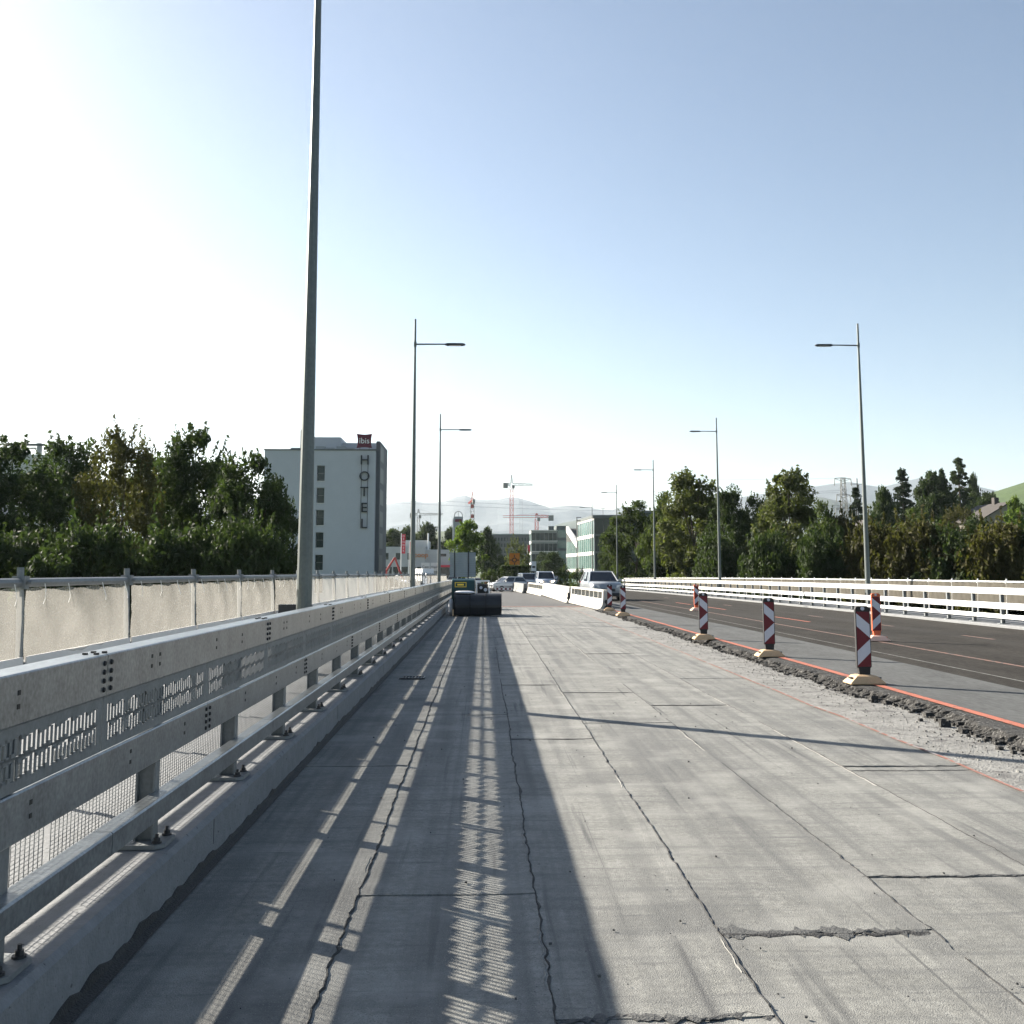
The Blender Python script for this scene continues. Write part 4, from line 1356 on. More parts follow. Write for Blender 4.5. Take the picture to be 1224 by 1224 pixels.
# ================================================================== green glass building
gb = empty("glass_building", (24.8, 230, zg(230) - .15), "stepped green glass office building with white spandrel bands", "building")
A = Vector((0, 0)); P2 = Vector((-1.6, 22.0)); P3 = Vector((-3.1, 38.0)); Bq = Vector((16.9, -4.0))
GH, FH = 13.9 - (zg(230) - .15), 3.55


def facade(parent, p, q, z0, floors, fh, cols, glass, band, mull, top=None, depth=.0, bandh=.85, nrm=None):
    """panes, mullions and spandrel bands on the vertical face p-q"""
    d = (q - p); L = d.length; ang = math.atan2(d.y, d.x)
    n_ = Vector((d.y, -d.x)).normalized() * .0
    holder = []
    for f in range(floors):
        za = z0 + f * fh
        for c in range(cols):
            t0 = (c + .04) / cols; t1 = (c + .96) / cols
            m_ = (p + d * ((t0 + t1) / 2))
            ztop = za + fh - bandh
            if top: ztop = min(ztop, top((t0 + t1) / 2) - .5)
            if ztop - za < .4: continue
            o = ubox("pane", glass, parent, 0, L * (t1 - t0), 0, .08, za, ztop)
            o.location = (m_.x, m_.y, (za + ztop) / 2); o.rotation_euler = (0, 0, ang)
        zb = za + fh - bandh
        if top and zb > min(top(0), top(1)) - .2: continue
        o = ubox("spandrel", band, parent, 0, L, 0, .34, zb + .02, za + fh - .02)
        m_ = p + d * .5
        o.location = (m_.x, m_.y, (zb + za + fh) / 2); o.rotation_euler = (0, 0, ang)
    for c in range(cols + 1):
        m_ = p + d * (c / cols)
        zt = z0 + floors * fh
        if top: zt = top(c / cols)
        o = ubox("mullion", mull, parent, 0, .10, 0, .2, z0, zt - .1)
        o.location = (m_.x, m_.y, (z0 + zt - .1) / 2); o.rotation_euler = (0, 0, ang)


z0 = .0
core = MB()
inn = .35
core.prism([(.35, .1), (P2.x + .4, P2.y), (14, P2.y + 3), (16.9, -3.6)], 2, -1.5, GH - .3)
core.build("core", M['frame_dark'], gb)
facade(gb, P2, A, z0, 4, GH / 4, 8, M['green_glass'], M['frame_white'], M['frame_white'], bandh=.8)
facade(gb, A + Vector((.15, -.02)), Bq, z0, 4, GH / 4, 9, M['glass'], M['frame_dark'], M['frame_dark'], bandh=.45)  # front face: its shade is put into darker glass and cladding
core = MB()
core.prism([(P2.x - .0 + .4, P2.y), (P3.x + .4, P3.y), (12, P3.y), (13, P2.y + 3.1)], 2, -1.5, GH * .60)
core.build("wing_core", M['frame_dark'], gb)
facade(gb, P3, P2 + Vector((.05, -.3)), z0, 3, GH / 4, 9, M['green_glass'], M['frame_white'], M['frame_white'], top=lambda t: GH * (.93 - .30 * t), bandh=.8)
d = P2 - P3
sl_ = MB()
for (pp, zz) in ((P3, GH * .93), (P2, GH * .63)):
    pass
sl_.add([(P3.x - .15, P3.y, GH * .87), (P2.x - .15, P2.y, GH * .55), (P2.x - .15, P2.y, GH * .65), (P3.x - .15, P3.y, GH * .97), (P3.x + .5, P3.y, GH * .87), (P2.x + .5, P2.y, GH * .55), (P2.x + .5, P2.y, GH * .65), (P3.x + .5, P3.y, GH * .97)],
        [(0, 1, 2, 3), (4, 7, 6, 5), (0, 4, 5, 1), (3, 2, 6, 7), (0, 3, 7, 4), (1, 5, 6, 2)])
sl_.build("slanted_band", M['frame_white'], gb)
roofp = MB().add([(P3.x + .5, P3.y, GH * .93), (P2.x + .5, P2.y, GH * .62), (12, P2.y + 3, GH * .62), (12, P3.y, GH * .93), (P3.x + .5, P3.y, GH * .5), (P2.x + .5, P2.y, GH * .5), (12, P2.y + 3, GH * .5), (12, P3.y, GH * .5)],
                 [(0, 1, 2, 3), (7, 6, 5, 4), (0, 4, 5, 1), (1, 5, 6, 2), (2, 6, 7, 3), (3, 7, 4, 0)])
roofp.build("slanted_roof", M['roof_tile'], gb)
MB().prism([(A.x - .3, A.y - .3), (P2.x - .3, P2.y), (14, P2.y + 3), (17.3, -4.4)], 2, GH - .31, GH + .35).build("roof_slab", M['frame_dark'], gb)
MB().span(9.5, 15, 2, 12, GH + .36, GH + 1.5).build("roof_plant", M['frame_dark'], gb)
for xx in (2.5, 8.5, 12.0): MB().tube((xx, 4, GH + .3), (xx, 4, GH + 2.2), .06, n=6).box((xx, 4, GH + 2.1), (1.2, .1, .1)).build("roof_mast", M['galv_dull'], gb)

# grey building with louvre bands
g2 = empty("office_building", (17.7, 380, -2.5), "grey office building with white louvre bands beyond the glass building", "building")
H2 = 16.9 + 2.5
MB().span(0.2, 9.2, .2, 16, 0, H2).build("core", M['frame_dark'], g2)
facade(g2, Vector((0, 0)), Vector((9.4, 0)), 0, 5, H2 / 5, 6, M['glass'], M['grey_clad'], M['grey_clad'], bandh=1.1)
facade(g2, Vector((-.02, 14)), Vector((-.02, .02)), 0, 5, H2 / 5, 4, M['green_glass'], M['frame_white'], M['frame_white'], bandh=1.1)
for k in range(5): ubox("louvre", M['frame_white'], g2, -.6, 9.6, -1.0, -.1, H2 / 5 * (k + 1) - .3, H2 / 5 * (k + 1) - .05)
MB().span(9.45, 13.2, 1, 14, 0, H2 + 1.6).build("stair_tower", M['frame_dark'], g2)
for k in range(5): ubox("tower_glazing", M['green_glass'], g2, 9.7, 12.9, .9, .98, 1 + k * 3.9, 3.9 + k * 3.9)
MB().span(6.5, 8.5, 3, 6, H2, H2 + 1.6).build("roof_plant", M['frame_dark'], g2)

# long apartment slab far behind
ap = empty("apartment_block", (2.2, 520, -2.6), "long dark grey apartment slab behind the roundabout", "building")
HA = 20.0 + 2.6
MB().span(0, 24.5, 0, 14, 0, HA).build("wall", M['hotel_side'], ap)
MB().span(-.3, 24.8, -.3, 14.3, HA, HA + .6).build("roof", M['grey_clad'], ap)
for f in range(7):
    for c in range(16): ubox("window", M['glass'], ap, .4 + c * 1.5, 1.4 + c * 1.5, -.06, .02, 1.6 + f * 3.0, 3.3 + f * 3.0)

# low shopping centre on the left
sh = empty("shopping_centre", (-29.5, 300, -2.2), "low pale shopping centre with orange letters and shop signs", "building")
MB().span(0, 12.5, 0, 30, 0, 11.0).build("hall", M['pale_wall'], sh)
MB().span(12.5, 20.2, .8, 30, 0, 10.2).build("hall", M['pale_wall'], sh)
MB().span(6, 13, 4, 20, 11.0, 13.0).build("roof_storey", M['pale_wall'], sh)
MB().tube((13.2, 3, 10), (13.2, 3, 15.0), .22, n=8).build("flue", M['white'], sh)
ubox("canopy", M['banner'], sh, 16.2, 21.0, -1.6, .78, 5.1, 5.7)
for k in range(5): ubox("shop_window", M['glass'], sh, 1.0 + k * 2.3, 2.9 + k * 2.3, -.06, .02, 2.4, 5.2)
ubox("shop_window", M['glass'], sh, 16.4, 20, .74, .82, 1.6, 5.0)
for k in range(3): ubox("upper_window", M['glass'], sh, .6 + k * 3.4, 1.9 + k * 3.4, -.06, .02, 7.3, 9.2)
ubox("dark_window", M['glass'], sh, 17.0, 18.6, .74, .80, 8.2, 9.0)
me = text_mesh("coop", 2.0, .1, "shop_letters"); me.materials.append(M['sign_orange'])
o = link("shop_letters", me, None, sh); o.location = (11.4, -.2, 8.0); o.rotation_euler = (R(90), 0, 0)
for k, tx in enumerate(("Casa", "Vögele")):
    ubox("shop_board", M['frame_white'], sh, 11.4 + k * 2.75, 13.9 + k * 2.75, -.5, -.38, 4.0, 6.4)
    me = text_mesh(tx, .95 if k == 0 else .8, .03, "board_text"); me.materials.append(M['letters'])
    o = link("board_text", me, None, sh); o.location = (12.65 + k * 2.75, -.54, 4.9); o.rotation_euler = (R(90), 0, 0)

# sign tower with arch
tw = empty("sign_tower", (at(547, 660, 285).x, 285, -2.1), "tall grey sign tower crowned by an open arch", "tower")
TH = hzv(618, 285) + 2.1
MB().span(-1.15, 1.45, 0, 1.2, 0, TH).build("shaft", M['grey_clad'], tw)
MB().span(-1.45, -1.16, .1, 1.1, 2, TH - .6).build("side_fin", M['frame_white'], tw)
for z_, w_, mt in ((TH - 1.5, .8, 'wine'), (TH - 2.8, .7, 'grey_clad'), (TH - 4.3, .8, 'letters'), (TH - 6.4, 1.1, 'paint_blue')):
    ubox("logo_panel", M[mt], tw, -.8, 1.1, -.1, -.01, z_, z_ + w_)
ar = MB()
for k in range(14):
    a, b = math.pi * k / 14, math.pi * (k + 1) / 14
    ar.tube((.15 + 1.1 * math.cos(a), .6, TH + .35 + 1.1 * math.sin(a)), (.15 + 1.1 * math.cos(b), .6, TH + .35 + 1.1 * math.sin(b)), .10, n=6)
for xx in (-.95, 1.25): ar.tube((xx, .6, TH - .02), (xx, .6, TH + .4), .10, n=6)
ar.tube((.15, .6, TH), (.15, .6, TH + 1.4), .06, n=6)
ar.build("arch", M['galv_dull'], tw)


def banner(px, Y, py0, py1, txt, label):
    x = at(px, 660, Y).x
    zb = zg(Y) - .1
    root = empty("banner_flag", (x, Y, zb), label, "flag")
    zt, zl = hzv(py0, Y) - zb, hzv(py1, Y) - zb
    MB().tube((-.42, .04, 0), (-.42, .04, zt + .2), .07, n=6).build("flag_pole", M['white'], root)
    m = MB()
    for k in range(9):
        z = zl + (zt - zl) * k / 8
        wv_ = .05 * math.sin(k * 1.1)
        m.v += [(-.33, wv_, z), (.42, wv_ * 1.5, z), (-.33, wv_ + .03, z), (.42, wv_ * 1.5 + .03, z)]
    for k in range(8):
        p_ = k * 4
        m.f += [(p_, p_ + 1, p_ + 5, p_ + 4), (p_ + 3, p_ + 2, p_ + 6, p_ + 7), (p_, p_ + 4, p_ + 6, p_ + 2), (p_ + 1, p_ + 3, p_ + 7, p_ + 5)]
    m.build("cloth", M['banner'], root)
    if txt:
        hh = (zt - zl) / (len(txt) + .6)
        for k, ch in enumerate(txt):
            me = text_mesh(ch, hh * .95, .015, "flag_letter"); me.materials.append(M['white'])
            o = link("flag_letter", me, None, root); o.location = (.05, -.14, zt - hh * (k + 1)); o.rotation_euler = (R(90), 0, 0)
    return root


banner(482, 210, 639, 662, "DENNER", "tall red banner flag with white letters before the shopping centre")
banner(491.5, 230, 648, 662, "", "smaller faded red banner flag partly behind a lamp pole")
banner(581, 300, 664, 671, "", "small red flag far down the road between trees")
banner(632, 320, 652, 662, "", "small pinkish flag beside the grey office building")

# house on the right-hand slope
hs_ = empty("house", (at(1208, 640, 175).x, 175, ground_z(at(1208, 640, 175).x, 175)), "gabled house with plain dun end wall on the right slope", "house")
hb = hs_.location.z
we, wg = hzv(620, 175) - hb, hzv(601, 175) - hb
MB().prism([(-4.6, -2.5), (4.6, -2.5), (4.6, we), (0, wg), (-4.6, we)], 1, 0, 11).build("gable_wall", M['house_wall'], hs_)
for s in (-1, 1):
    MB().add([(0, -.5, wg + .05), (s * 5.3, -.5, we - .35), (s * 5.3, 11.5, we - .35), (0, 11.5, wg + .05), (0, -.5, wg + .3), (s * 5.3, -.5, we - .1), (s * 5.3, 11.5, we - .1), (0, 11.5, wg + .3)],
             [(0, 1, 2, 3), (4, 7, 6, 5), (0, 4, 5, 1), (1, 5, 6, 2), (2, 6, 7, 3), (3, 7, 4, 0)]).build("roof_side", M['roof_tile'], hs_)
MB().span(-.5, .3, 4, 5, wg - .8, wg + 1.3).build("chimney", M['roof_tile'], hs_)
h2 = empty("house", (at(1046, 630, 150).x, 150, ground_z(at(1046, 630, 150).x, 150)), "small house with reddish gable among the shrubs", "house")
hb = h2.location.z
we, wg = hzv(632, 150) - hb, hzv(621, 150) - hb
MB().prism([(-1.6, -2.5), (1.6, -2.5), (1.6, we), (0, wg), (-1.6, we)], 1, 0, 8).build("gable_wall", M['frame_white'], h2)
for s in (-1, 1):
    MB().add([(0, -.3, wg + .02), (s * 2.0, -.3, we - .2), (s * 2.0, 8.3, we - .2), (0, 8.3, wg + .02), (0, -.3, wg + .2), (s * 2.0, -.3, we), (s * 2.0, 8.3, we), (0, 8.3, wg + .2)],
             [(0, 1, 2, 3), (4, 7, 6, 5), (0, 4, 5, 1), (1, 5, 6, 2), (2, 6, 7, 3), (3, 7, 4, 0)]).build("roof_side", M['roof_tile'], h2)

# ================================================================== cranes, pylon, cables
def lattice(m, p0, p1, w0, w1, n, r):
    p0, p1 = Vector(p0), Vector(p1)
    d = (p1 - p0).normalized()
    a = Vector((1, 0, 0)) if abs(d.x) < .8 else Vector((0, 0, 1))
    u = d.cross(a).normalized(); v = d.cross(u)
    def cor(t, k):
        w = (w0 + (w1 - w0) * t) / 2
        s = ((-1, -1), (1, -1), (1, 1), (-1, 1))[k]
        return p0 + (p1 - p0) * t + u * (w * s[0]) + v * (w * s[1])
    for k in range(4): m.tube(cor(0, k), cor(1, k), r, n=4, caps=False)
    for i in range(n):
        for k in range(4):
            a_, b_ = (k, (k + 1) % 4) if i % 2 else ((k + 1) % 4, k)
            m.tube(cor(i / n, a_), cor((i + 1) / n, b_), r * .7, n=3, caps=False)
            m.tube(cor(i / n, k), cor(i / n, (k + 1) % 4), r * .6, n=3, caps=False)


def crane(px, Y, py_top, py_jib, jib, cjib, mat, mast_mat, label, banded=False, az=0.0, mw=1.9):
    x = at(px, 640, Y).x
    zb = ground_z(x, Y)
    root = empty("tower_crane", (x, Y, zb), label, "crane")
    zt, zj = hzv(py_top, Y) - zb, hzv(py_jib, Y) - zb
    m = MB(); lattice(m, (0, 0, 0), (0, 0, zj - 1), mw, mw, int(zj / 3.2), .17); m.build("mast", mast_mat, root)
    MB().box((0, 0, 1.0), (4.5, 4.5, 2.0)).build("ballast_base", M['crane_grey'], root)
    if banded:
        for k in range(4): ubox("mast_panel", M['crane_red'], root, -1.1, 1.1, -1.1, 1.1, zj - 5 - k * 7.5, zj - 2.4 - k * 7.5)
    m = MB(); lattice(m, (0, 0, zj + 1.5), (0, 0, zt), 1.6, .3, 4, .16); m.build("tower_head", mat, root)
    ca, sa = math.cos(az), math.sin(az)
    m = MB(); lattice(m, (ca * .8, sa * .8, zj + .4), (ca * jib, sa * jib, zj + .4), 1.5, 1.0, int(jib / 2.6), .15); m.build("jib", mat, root)
    m = MB(); lattice(m, (-ca * .8, -sa * .8, zj + .4), (-ca * cjib, -sa * cjib, zj + .4), 1.5, 1.5, 4, .16); m.build("counter_jib", mat, root)
    MB().box((-ca * (cjib - 1.5), -sa * (cjib - 1.5), zj - .6), (3.2, 1.8, 3.4), az).build("counterweight", M['crane_grey'], root)
    MB().box((ca * 1.2, sa * 1.2 - 1.2, zj - 1.4), (1.8, 1.6, 2.2)).build("cabin", M['crane_grey'], root)
    MB().tube((0, 0, zt), (ca * jib * .62, sa * jib * .62, zj + 1.1), .06, n=4).tube((0, 0, zt), (-ca * cjib * .85, -sa * cjib * .85, zj + 1.1), .06, n=4).build("tie_bar", mat, root)
    MB().tube((ca * jib * .5, sa * jib * .5, zj), (ca * jib * .5, sa * jib * .5, zj * .45), .05, n=4).box((ca * jib * .5, sa * jib * .5, zj * .45), (.6, .6, 1)).build("hoist_rope", M['crane_grey'], root)
    return root


crane(611.5, 700, 568, 580, 15.0, 5.8, M['crane_grey'], M['crane_red'], "tower crane with short jib and reddish lattice mast above the apartment slab", az=R(8), mw=2.2)
crane(564.5, 780, 588, 600, 26, 9, M['crane_red'], M['crane_grey'], "tower crane seen end-on with dark red panels on its mast", True, az=R(97), mw=2.6)
crane(500, 740, 609, 616, 18, 6, M['crane_grey'], M['crane_grey'], "tower crane half hidden by the lamp behind the guard rail", az=R(-10))
crane(641.5, 640, 614, 618.5, -21.0, -7.5, M['crane_red'], M['crane_red'], "low red tower crane with long pale jib reaching left", az=R(-4))

px_, PY = 1010, 330.0
pX = at(px_, 640, PY).x
pb = ground_z(pX, PY)
py = empty("power_pylon", (pX, PY, pb), "steel lattice power pylon rising behind the trees", "pylon")
pt = hzv(570, PY) - pb
m = MB(); lattice(m, (0, 0, -1), (0, 0, pt * .5), 3.4, 2.0, 6, .13); lattice(m, (0, 0, pt * .5), (0, 0, pt), 2.0, 1.1, 7, .12); m.build("tower", M['crane_grey'], py)
for zf, w_ in ((.995, 2.9), (.80, 2.4), (.63, 2.9)):
    for s in (-1, 1):
        MB().tube((0, 0, pt * zf), (s * w_, s * .8, pt * zf - .2), .15, .09, n=5).tube((0, 0, pt * zf - 1.2), (s * w_, s * .8, pt * zf - .3), .10, n=4).tube((s * w_, s * .8, pt * zf - .2), (s * (w_ + .25), s * .8, pt * zf - 2.6), .14, n=5).build("cross_arm", M['crane_grey'], py)
p2 = empty("power_mast", (at(1027, 640, 350).x, 350, ground_z(at(1027, 640, 350).x, 350)), "thin power mast with short cross arms beside the pylon", "mast")
t2 = hzv(571, 350) - p2.location.z
MB().tube((0, 0, -.5), (0, 0, t2), .32, .18, n=6).build("mast_pole", M['dark'], p2)
for zz in (.93, .78): MB().tube((-2.4, 0, t2 * zz), (2.4, 0, t2 * zz), .12, n=4).build("cross_arm", M['dark'], p2)


def cable(p0, p1, sag, r, label):
    p0, p1 = Vector(p0), Vector(p1)
    m = MB()
    pts = [p0 + (p1 - p0) * (k / 40) - Vector((0, 0, 4 * sag * (k / 40) * (1 - k / 40))) for k in range(41)]
    d = (p1 - p0).normalized()
    u = d.cross(Vector((0, 0, 1))).normalized(); v = u.cross(d)
    m.loft([[p + u * (r * math.cos(a)) + v * (r * math.sin(a)) for a in (0, 2.09, 4.19)] for p in pts])
    return tag(m.build("power_cable", M['cable'], None), label, "cable", "power cables crossing above the road")


zc = pb + pt
for dz, dx, LBL in ((-.2, 0, "topmost single power cable sagging across the sky from the pylon"), (-4.2, 1.4, "upper power cable of the middle pair crossing the sky"), (-4.9, -1.4, "lower power cable of the middle pair crossing the sky"), (-9.0, 1.6, "upper power cable of the bottom pair just over the mountains"), (-9.8, -1.6, "lowest power cable of the bottom pair just over the mountains")):
    cable((pX + dx, PY, zc + dz), (-140 + dx * 2.0, 190, zc + 4.4 + dz), 6.0, .028, LBL)

# ================================================================== trees
def quads_mesh(name, V, mat):
    """V: (n,4,3) array of leaf quads"""
    n = len(V)
    me = bpy.data.meshes.new(name)
    me.vertices.add(n * 4)
    me.vertices.foreach_set("co", V.reshape(-1).astype(np.float32))
    me.loops.add(n * 4)
    me.loops.foreach_set("vertex_index", np.arange(n * 4, dtype=np.int32))
    me.polygons.add(n)
    me.polygons.foreach_set("loop_start", np.arange(0, n * 4, 4, dtype=np.int32))
    me.update(calc_edges=True)
    me.materials.append(mat)
    return me


def leaf_quads(rng, C, out, size, up=.35):
    n = len(C)
    nrm = rng.normal(0, 1, (n, 3)) + out * .7 + np.array([0, 0, up])
    nrm /= np.linalg.norm(nrm, axis=1)[:, None]
    t = rng.normal(0, 1, (n, 3))
    a = np.cross(nrm, t); a /= np.linalg.norm(a, axis=1)[:, None]
    b = np.cross(nrm, a)
    s = size * rng.uniform(.6, 1.35, n)[:, None]
    bend = nrm * s * .18
    return np.stack([C - a * s - bend, C - b * s * .46, C + a * s - bend, C + b * s * .46], 1)


PROF = {
    'round': lambda t: np.sin(np.pi * np.clip(t, 0, 1) ** .75) ** .55,
    'tall': lambda t: (np.sin(np.pi * np.clip(t * .93 + .05, 0, 1) ** .7)) ** .5,
    'poplar': lambda t: np.sin(np.pi * np.clip(t * .9 + .08, 0, 1) ** .85) ** .6,
    'conifer': lambda t: (1 - t) ** .85 * .95 + .04,
    'bush': lambda t: np.sqrt(np.clip(1 - t ** 2.2, 0, 1)),
}


def crown_mesh(name, seed, H, Rd, z0, shape, nclump, nleaf, leaf, sprigs, mat, clump=.2):
    rng = np.random.default_rng(seed)
    prof = PROF[shape]
    lob = rng.uniform(0, 6.28, 4)
    cs_, parts, outs = [], [], []
    while len(cs_) < nclump:
        t = rng.random()
        p = float(prof(np.array(t)))
        if rng.random() > p + .12: continue
        th = rng.uniform(0, 6.283)
        wob = 1 + .16 * math.sin(2 * th + lob[0] + 4 * t) + .12 * math.sin(3 * th + lob[1] - 5 * t) + .10 * math.sin(9 * t + lob[2])
        r = Rd * p * wob * (.22 + .72 * math.sqrt(rng.random()))
        z = z0 + (H - z0) * t
        if shape == 'conifer': z -= r * .25
        cs_.append((r * math.cos(th), r * math.sin(th), z))
    cs_ = np.array(cs_)
    per = nleaf // nclump
    for c in cs_:
        k = int(per * rng.uniform(.6, 1.4))
        d = rng.normal(0, 1, (k, 3)); d /= np.linalg.norm(d, axis=1)[:, None]
        cr = Rd * clump * rng.uniform(.6, 1.4)
        rr = cr * rng.random(k)[:, None] ** .45
        q = d * rr * np.array([1, 1, .75 if shape != 'conifer' else .4])
        parts.append(c + q); outs.append(d)
    for _ in range(sprigs):
        t = rng.uniform(.35, 1.0)
        th = rng.uniform(0, 6.283)
        p = float(prof(np.array(t)))
        st = np.array([Rd * p * .8 * math.cos(th), Rd * p * .8 * math.sin(th), z0 + (H - z0) * t * .97])
        dv = np.array([math.cos(th) * .6, math.sin(th) * .6, .5 + .9 * t]); dv /= np.linalg.norm(dv)
        L_ = Rd * rng.uniform(.18, .42)
        k = int(26)
        s = rng.random(k)
        pts = st + dv * (s * L_)[:, None] + rng.normal(0, leaf * .8, (k, 3)) * (1.2 - s)[:, None]
        parts.append(pts); outs.append(np.tile(dv, (k, 1)))
    C = np.concatenate(parts); O = np.concatenate(outs)
    V = leaf_quads(rng, C, O, leaf)
    return quads_mesh(name, V, mat), cs_


def trunk_mesh(name, seed, H, Rd, r0, cs_, shape, nl=9):
    rng = np.random.default_rng(seed + 500)
    m = MB()
    top = H * (.92 if shape in ('conifer', 'poplar') else .62)
    pts = [Vector((rng.normal(0, .02) * z * .3, rng.normal(0, .02) * z * .3, z)) for z in (0, top * .15, top * .4, top * .7, top)]
    rs = [r0 * 1.25, r0, r0 * .75, r0 * .45, r0 * .15]
    m.loft([[p + Vector((r_ * math.cos(a * .7854), r_ * math.sin(a * .7854), 0)) for a in range(8)] for p, r_ in zip(pts, rs)])
    idx = rng.choice(len(cs_), min(nl, len(cs_)), replace=False)
    for i in idx:
        c = Vector(cs_[i])
        zs = min(top * .9, max(top * .2, c.z - Vector((c.x, c.y)).length * .8))
        st = Vector((0, 0, zs))
        mid = st.lerp(c, .5) + Vector((0, 0, -.1 * Rd))
        m.tube(st, mid, r0 * .34, r0 * .2, n=5, caps=False); m.tube(mid, c, r0 * .2, r0 * .06, n=5, caps=False)
    me = m.mesh(name)
    me.materials.append(M['bark'])
    return me


KINDS = {}
for key, args in {
    'leafy1': (11, 16, 4.6, 1.2, 'tall', 130, 34000, .17, 90, 'leaf_dark'),
    'leafy2': (12, 16, 4.2, 1.6, 'tall', 95, 20000, .16, 120, 'leaf_brown'),
    'leafy3': (13, 15, 4.8, 1.0, 'round', 140, 34000, .17, 80, 'leaf_dark'),
    'pale1': (14, 16, 4.4, 1.2, 'tall', 120, 26000, .22, 70, 'leaf_pale'),
    'pale2': (15, 16, 4.8, 1.0, 'round', 120, 26000, .22, 60, 'leaf'),
    'bush1': (16, 9, 4.4, 0.2, 'bush', 120, 24000, .19, 60, 'leaf_dark'),
    'bush2': (17, 9, 4.6, 0.2, 'bush', 120, 24000, .19, 60, 'leaf_brown'),
    'conifer': (18, 18, 3.6, 1.0, 'conifer', 260, 30000, .18, 40, 'needle'),
    'poplar': (19, 20, 2.2, 1.5, 'poplar', 170, 20000, .20, 30, 'leaf_dark'),
    'round': (20, 12, 5.0, 2.0, 'round', 90, 14000, .28, 40, 'leaf_dark'),
    'bright': (21, 10, 3.2, 2.2, 'tall', 50, 7000, .24, 30, 'leaf_bright'),
    'sparse': (22, 10, 3.4, 2.8, 'round', 26, 1900, .24, 30, 'leaf_pale'),
    'shrub': (23, 2.4, 2.2, 0.1, 'bush', 40, 3500, .12, 40, 'leaf'),
}.items():
    seed, H, Rd, z0_, shp, nc, nl, lf, spg, mt = args
    cm, cc = crown_mesh("crown", seed, H, Rd, z0_, shp, nc, nl, lf, spg, M[mt], .24 if shp != 'conifer' else .17)
    KINDS[key] = (cm, trunk_mesh("trunk", seed, H, Rd, .028 * H * .55 + .06, cc, shp), H, Rd)


def tree(px, Y, py_top, width_px, kind, label, cat="tree", group=None, rz=None):
    """tree standing on the ground at distance Y, its top and crown width as seen"""
    X = (px - VPX) / FPX * Y
    zb = ground_z(X, Y)
    h = hzv(py_top, Y) - zb
    w = width_px / FPX * Y
    cm, tm, H, Rd = KINDS[kind]
    nm = {"tree": "leafy_tree", "conifer": "conifer_tree", "poplar": "poplar_tree", "bush": "bush", "shrub": "shrub"}[cat]
    root = empty(nm, (X, Y, zb), label, "tree" if cat in ("conifer", "poplar") else cat, group, rz if rz is not None else random.Random(px * 7 + Y).uniform(0, 6.28))
    s = w / (2 * Rd)
    root.scale = (s, s, h / H)
    put("crown", cm, root); put("trunk", tm, root)
    return root


GLT = "trees behind the netted fence beside the hotel"
for a in ((-70, 62, 525, 150, 'leafy3', "dense tree at the outer end of the row behind the fence"),
          (20, 60, 531, 165, 'leafy3', "dark leafy tree just under the rooftop letters of the office block"),
          (85, 74, 530, 150, 'leafy3', "rounded dark tree between the office roof letters and the olive tree"),
          (148, 58, 519, 120, 'leafy2', "loose olive brown tree with sky showing through its top"),
          (236, 64, 515, 135, 'leafy3', "tallest dark tree of the row behind the fence, near the hotel"),
          (298, 58, 546, 135, 'leafy3', "dark broad tree overlapping the hotel wall"),
          (190, 80, 548, 150, 'leafy3', "dark tree filling the gap behind the tallest one"),
          (330, 66, 575, 70, 'leafy3', "lower dark tree right beside the tall lamp pole")):
    tree(*a[:5], a[5], group=GLT)
for a in ((10, 50, 640, 150, 'bush1', "dark undergrowth bush below the office roof letters"), (110, 48, 632, 150, 'bush1', "dark undergrowth bush below the olive tree"),
          (210, 50, 636, 150, 'bush1', "dark undergrowth bush below the tallest tree behind the fence"), (305, 49, 628, 130, 'bush1', "dark undergrowth bush beside the tall lamp pole")):
    tree(*a[:5], a[5], cat="bush", group="undergrowth below the fence trees")

GRT = "tall trees behind the sunlit guard rail"
for a in ((795, 124, 594, 62, 'pale2', "leafy tree at the margin next to the glass building"),
          (830, 112, 567, 100, 'pale1', "tall pale green tree beside the second street lamp"),
          (872, 104, 590, 70, 'leafy1', "dark tree between the two tallest pale trees"),
          (905, 108, 594, 62, 'leafy3', "dark rounded tree left of the second tall pale tree"),
          (947, 98, 566, 100, 'pale1', "second tall pale tree, with feathery pointed top"),
          (987, 88, 606, 58, 'pale2', "fresh green lower tree under the power pylon"),
          (760, 140, 603, 74, 'pale2', "leafy tree spreading before the green glass facade"),
          (735, 150, 628, 40, 'leafy1', "small dark tree right at the corner of the glass facade")):
    tree(*a[:5], a[5], group=GRT)
for a in ((800, 122, 645, 60, 'bush1', "dark bush under the tree next to the glass building"), (860, 100, 640, 80, 'bush1', "dark bush at the foot of the second street lamp"),
          (920, 78, 640, 90, 'bush1', "dark bush below the rounded dark tree"), (985, 74, 640, 90, 'bush1', "dark bush below the fresh green tree"),
          (1045, 72, 632, 110, 'bush2', "olive bush beside the lamp with the nearest arm"), (1100, 70, 630, 130, 'bush2', "olive bush below the dark conifer"),
          (1150, 68, 634, 120, 'bush1', "green bush between two olive ones before the house"), (1200, 66, 632, 130, 'bush2', "olive bush below the gabled house"), (1270, 66, 625, 150, 'bush1', "broad bush past the gabled house"),
          (1010, 95, 622, 80, 'bush2', "olive bush under the lattice pylon")):
    tree(*a[:5], a[5], cat="bush", group="bushes behind the sunlit guard rail")
GBT = "trees on the right-hand slope"
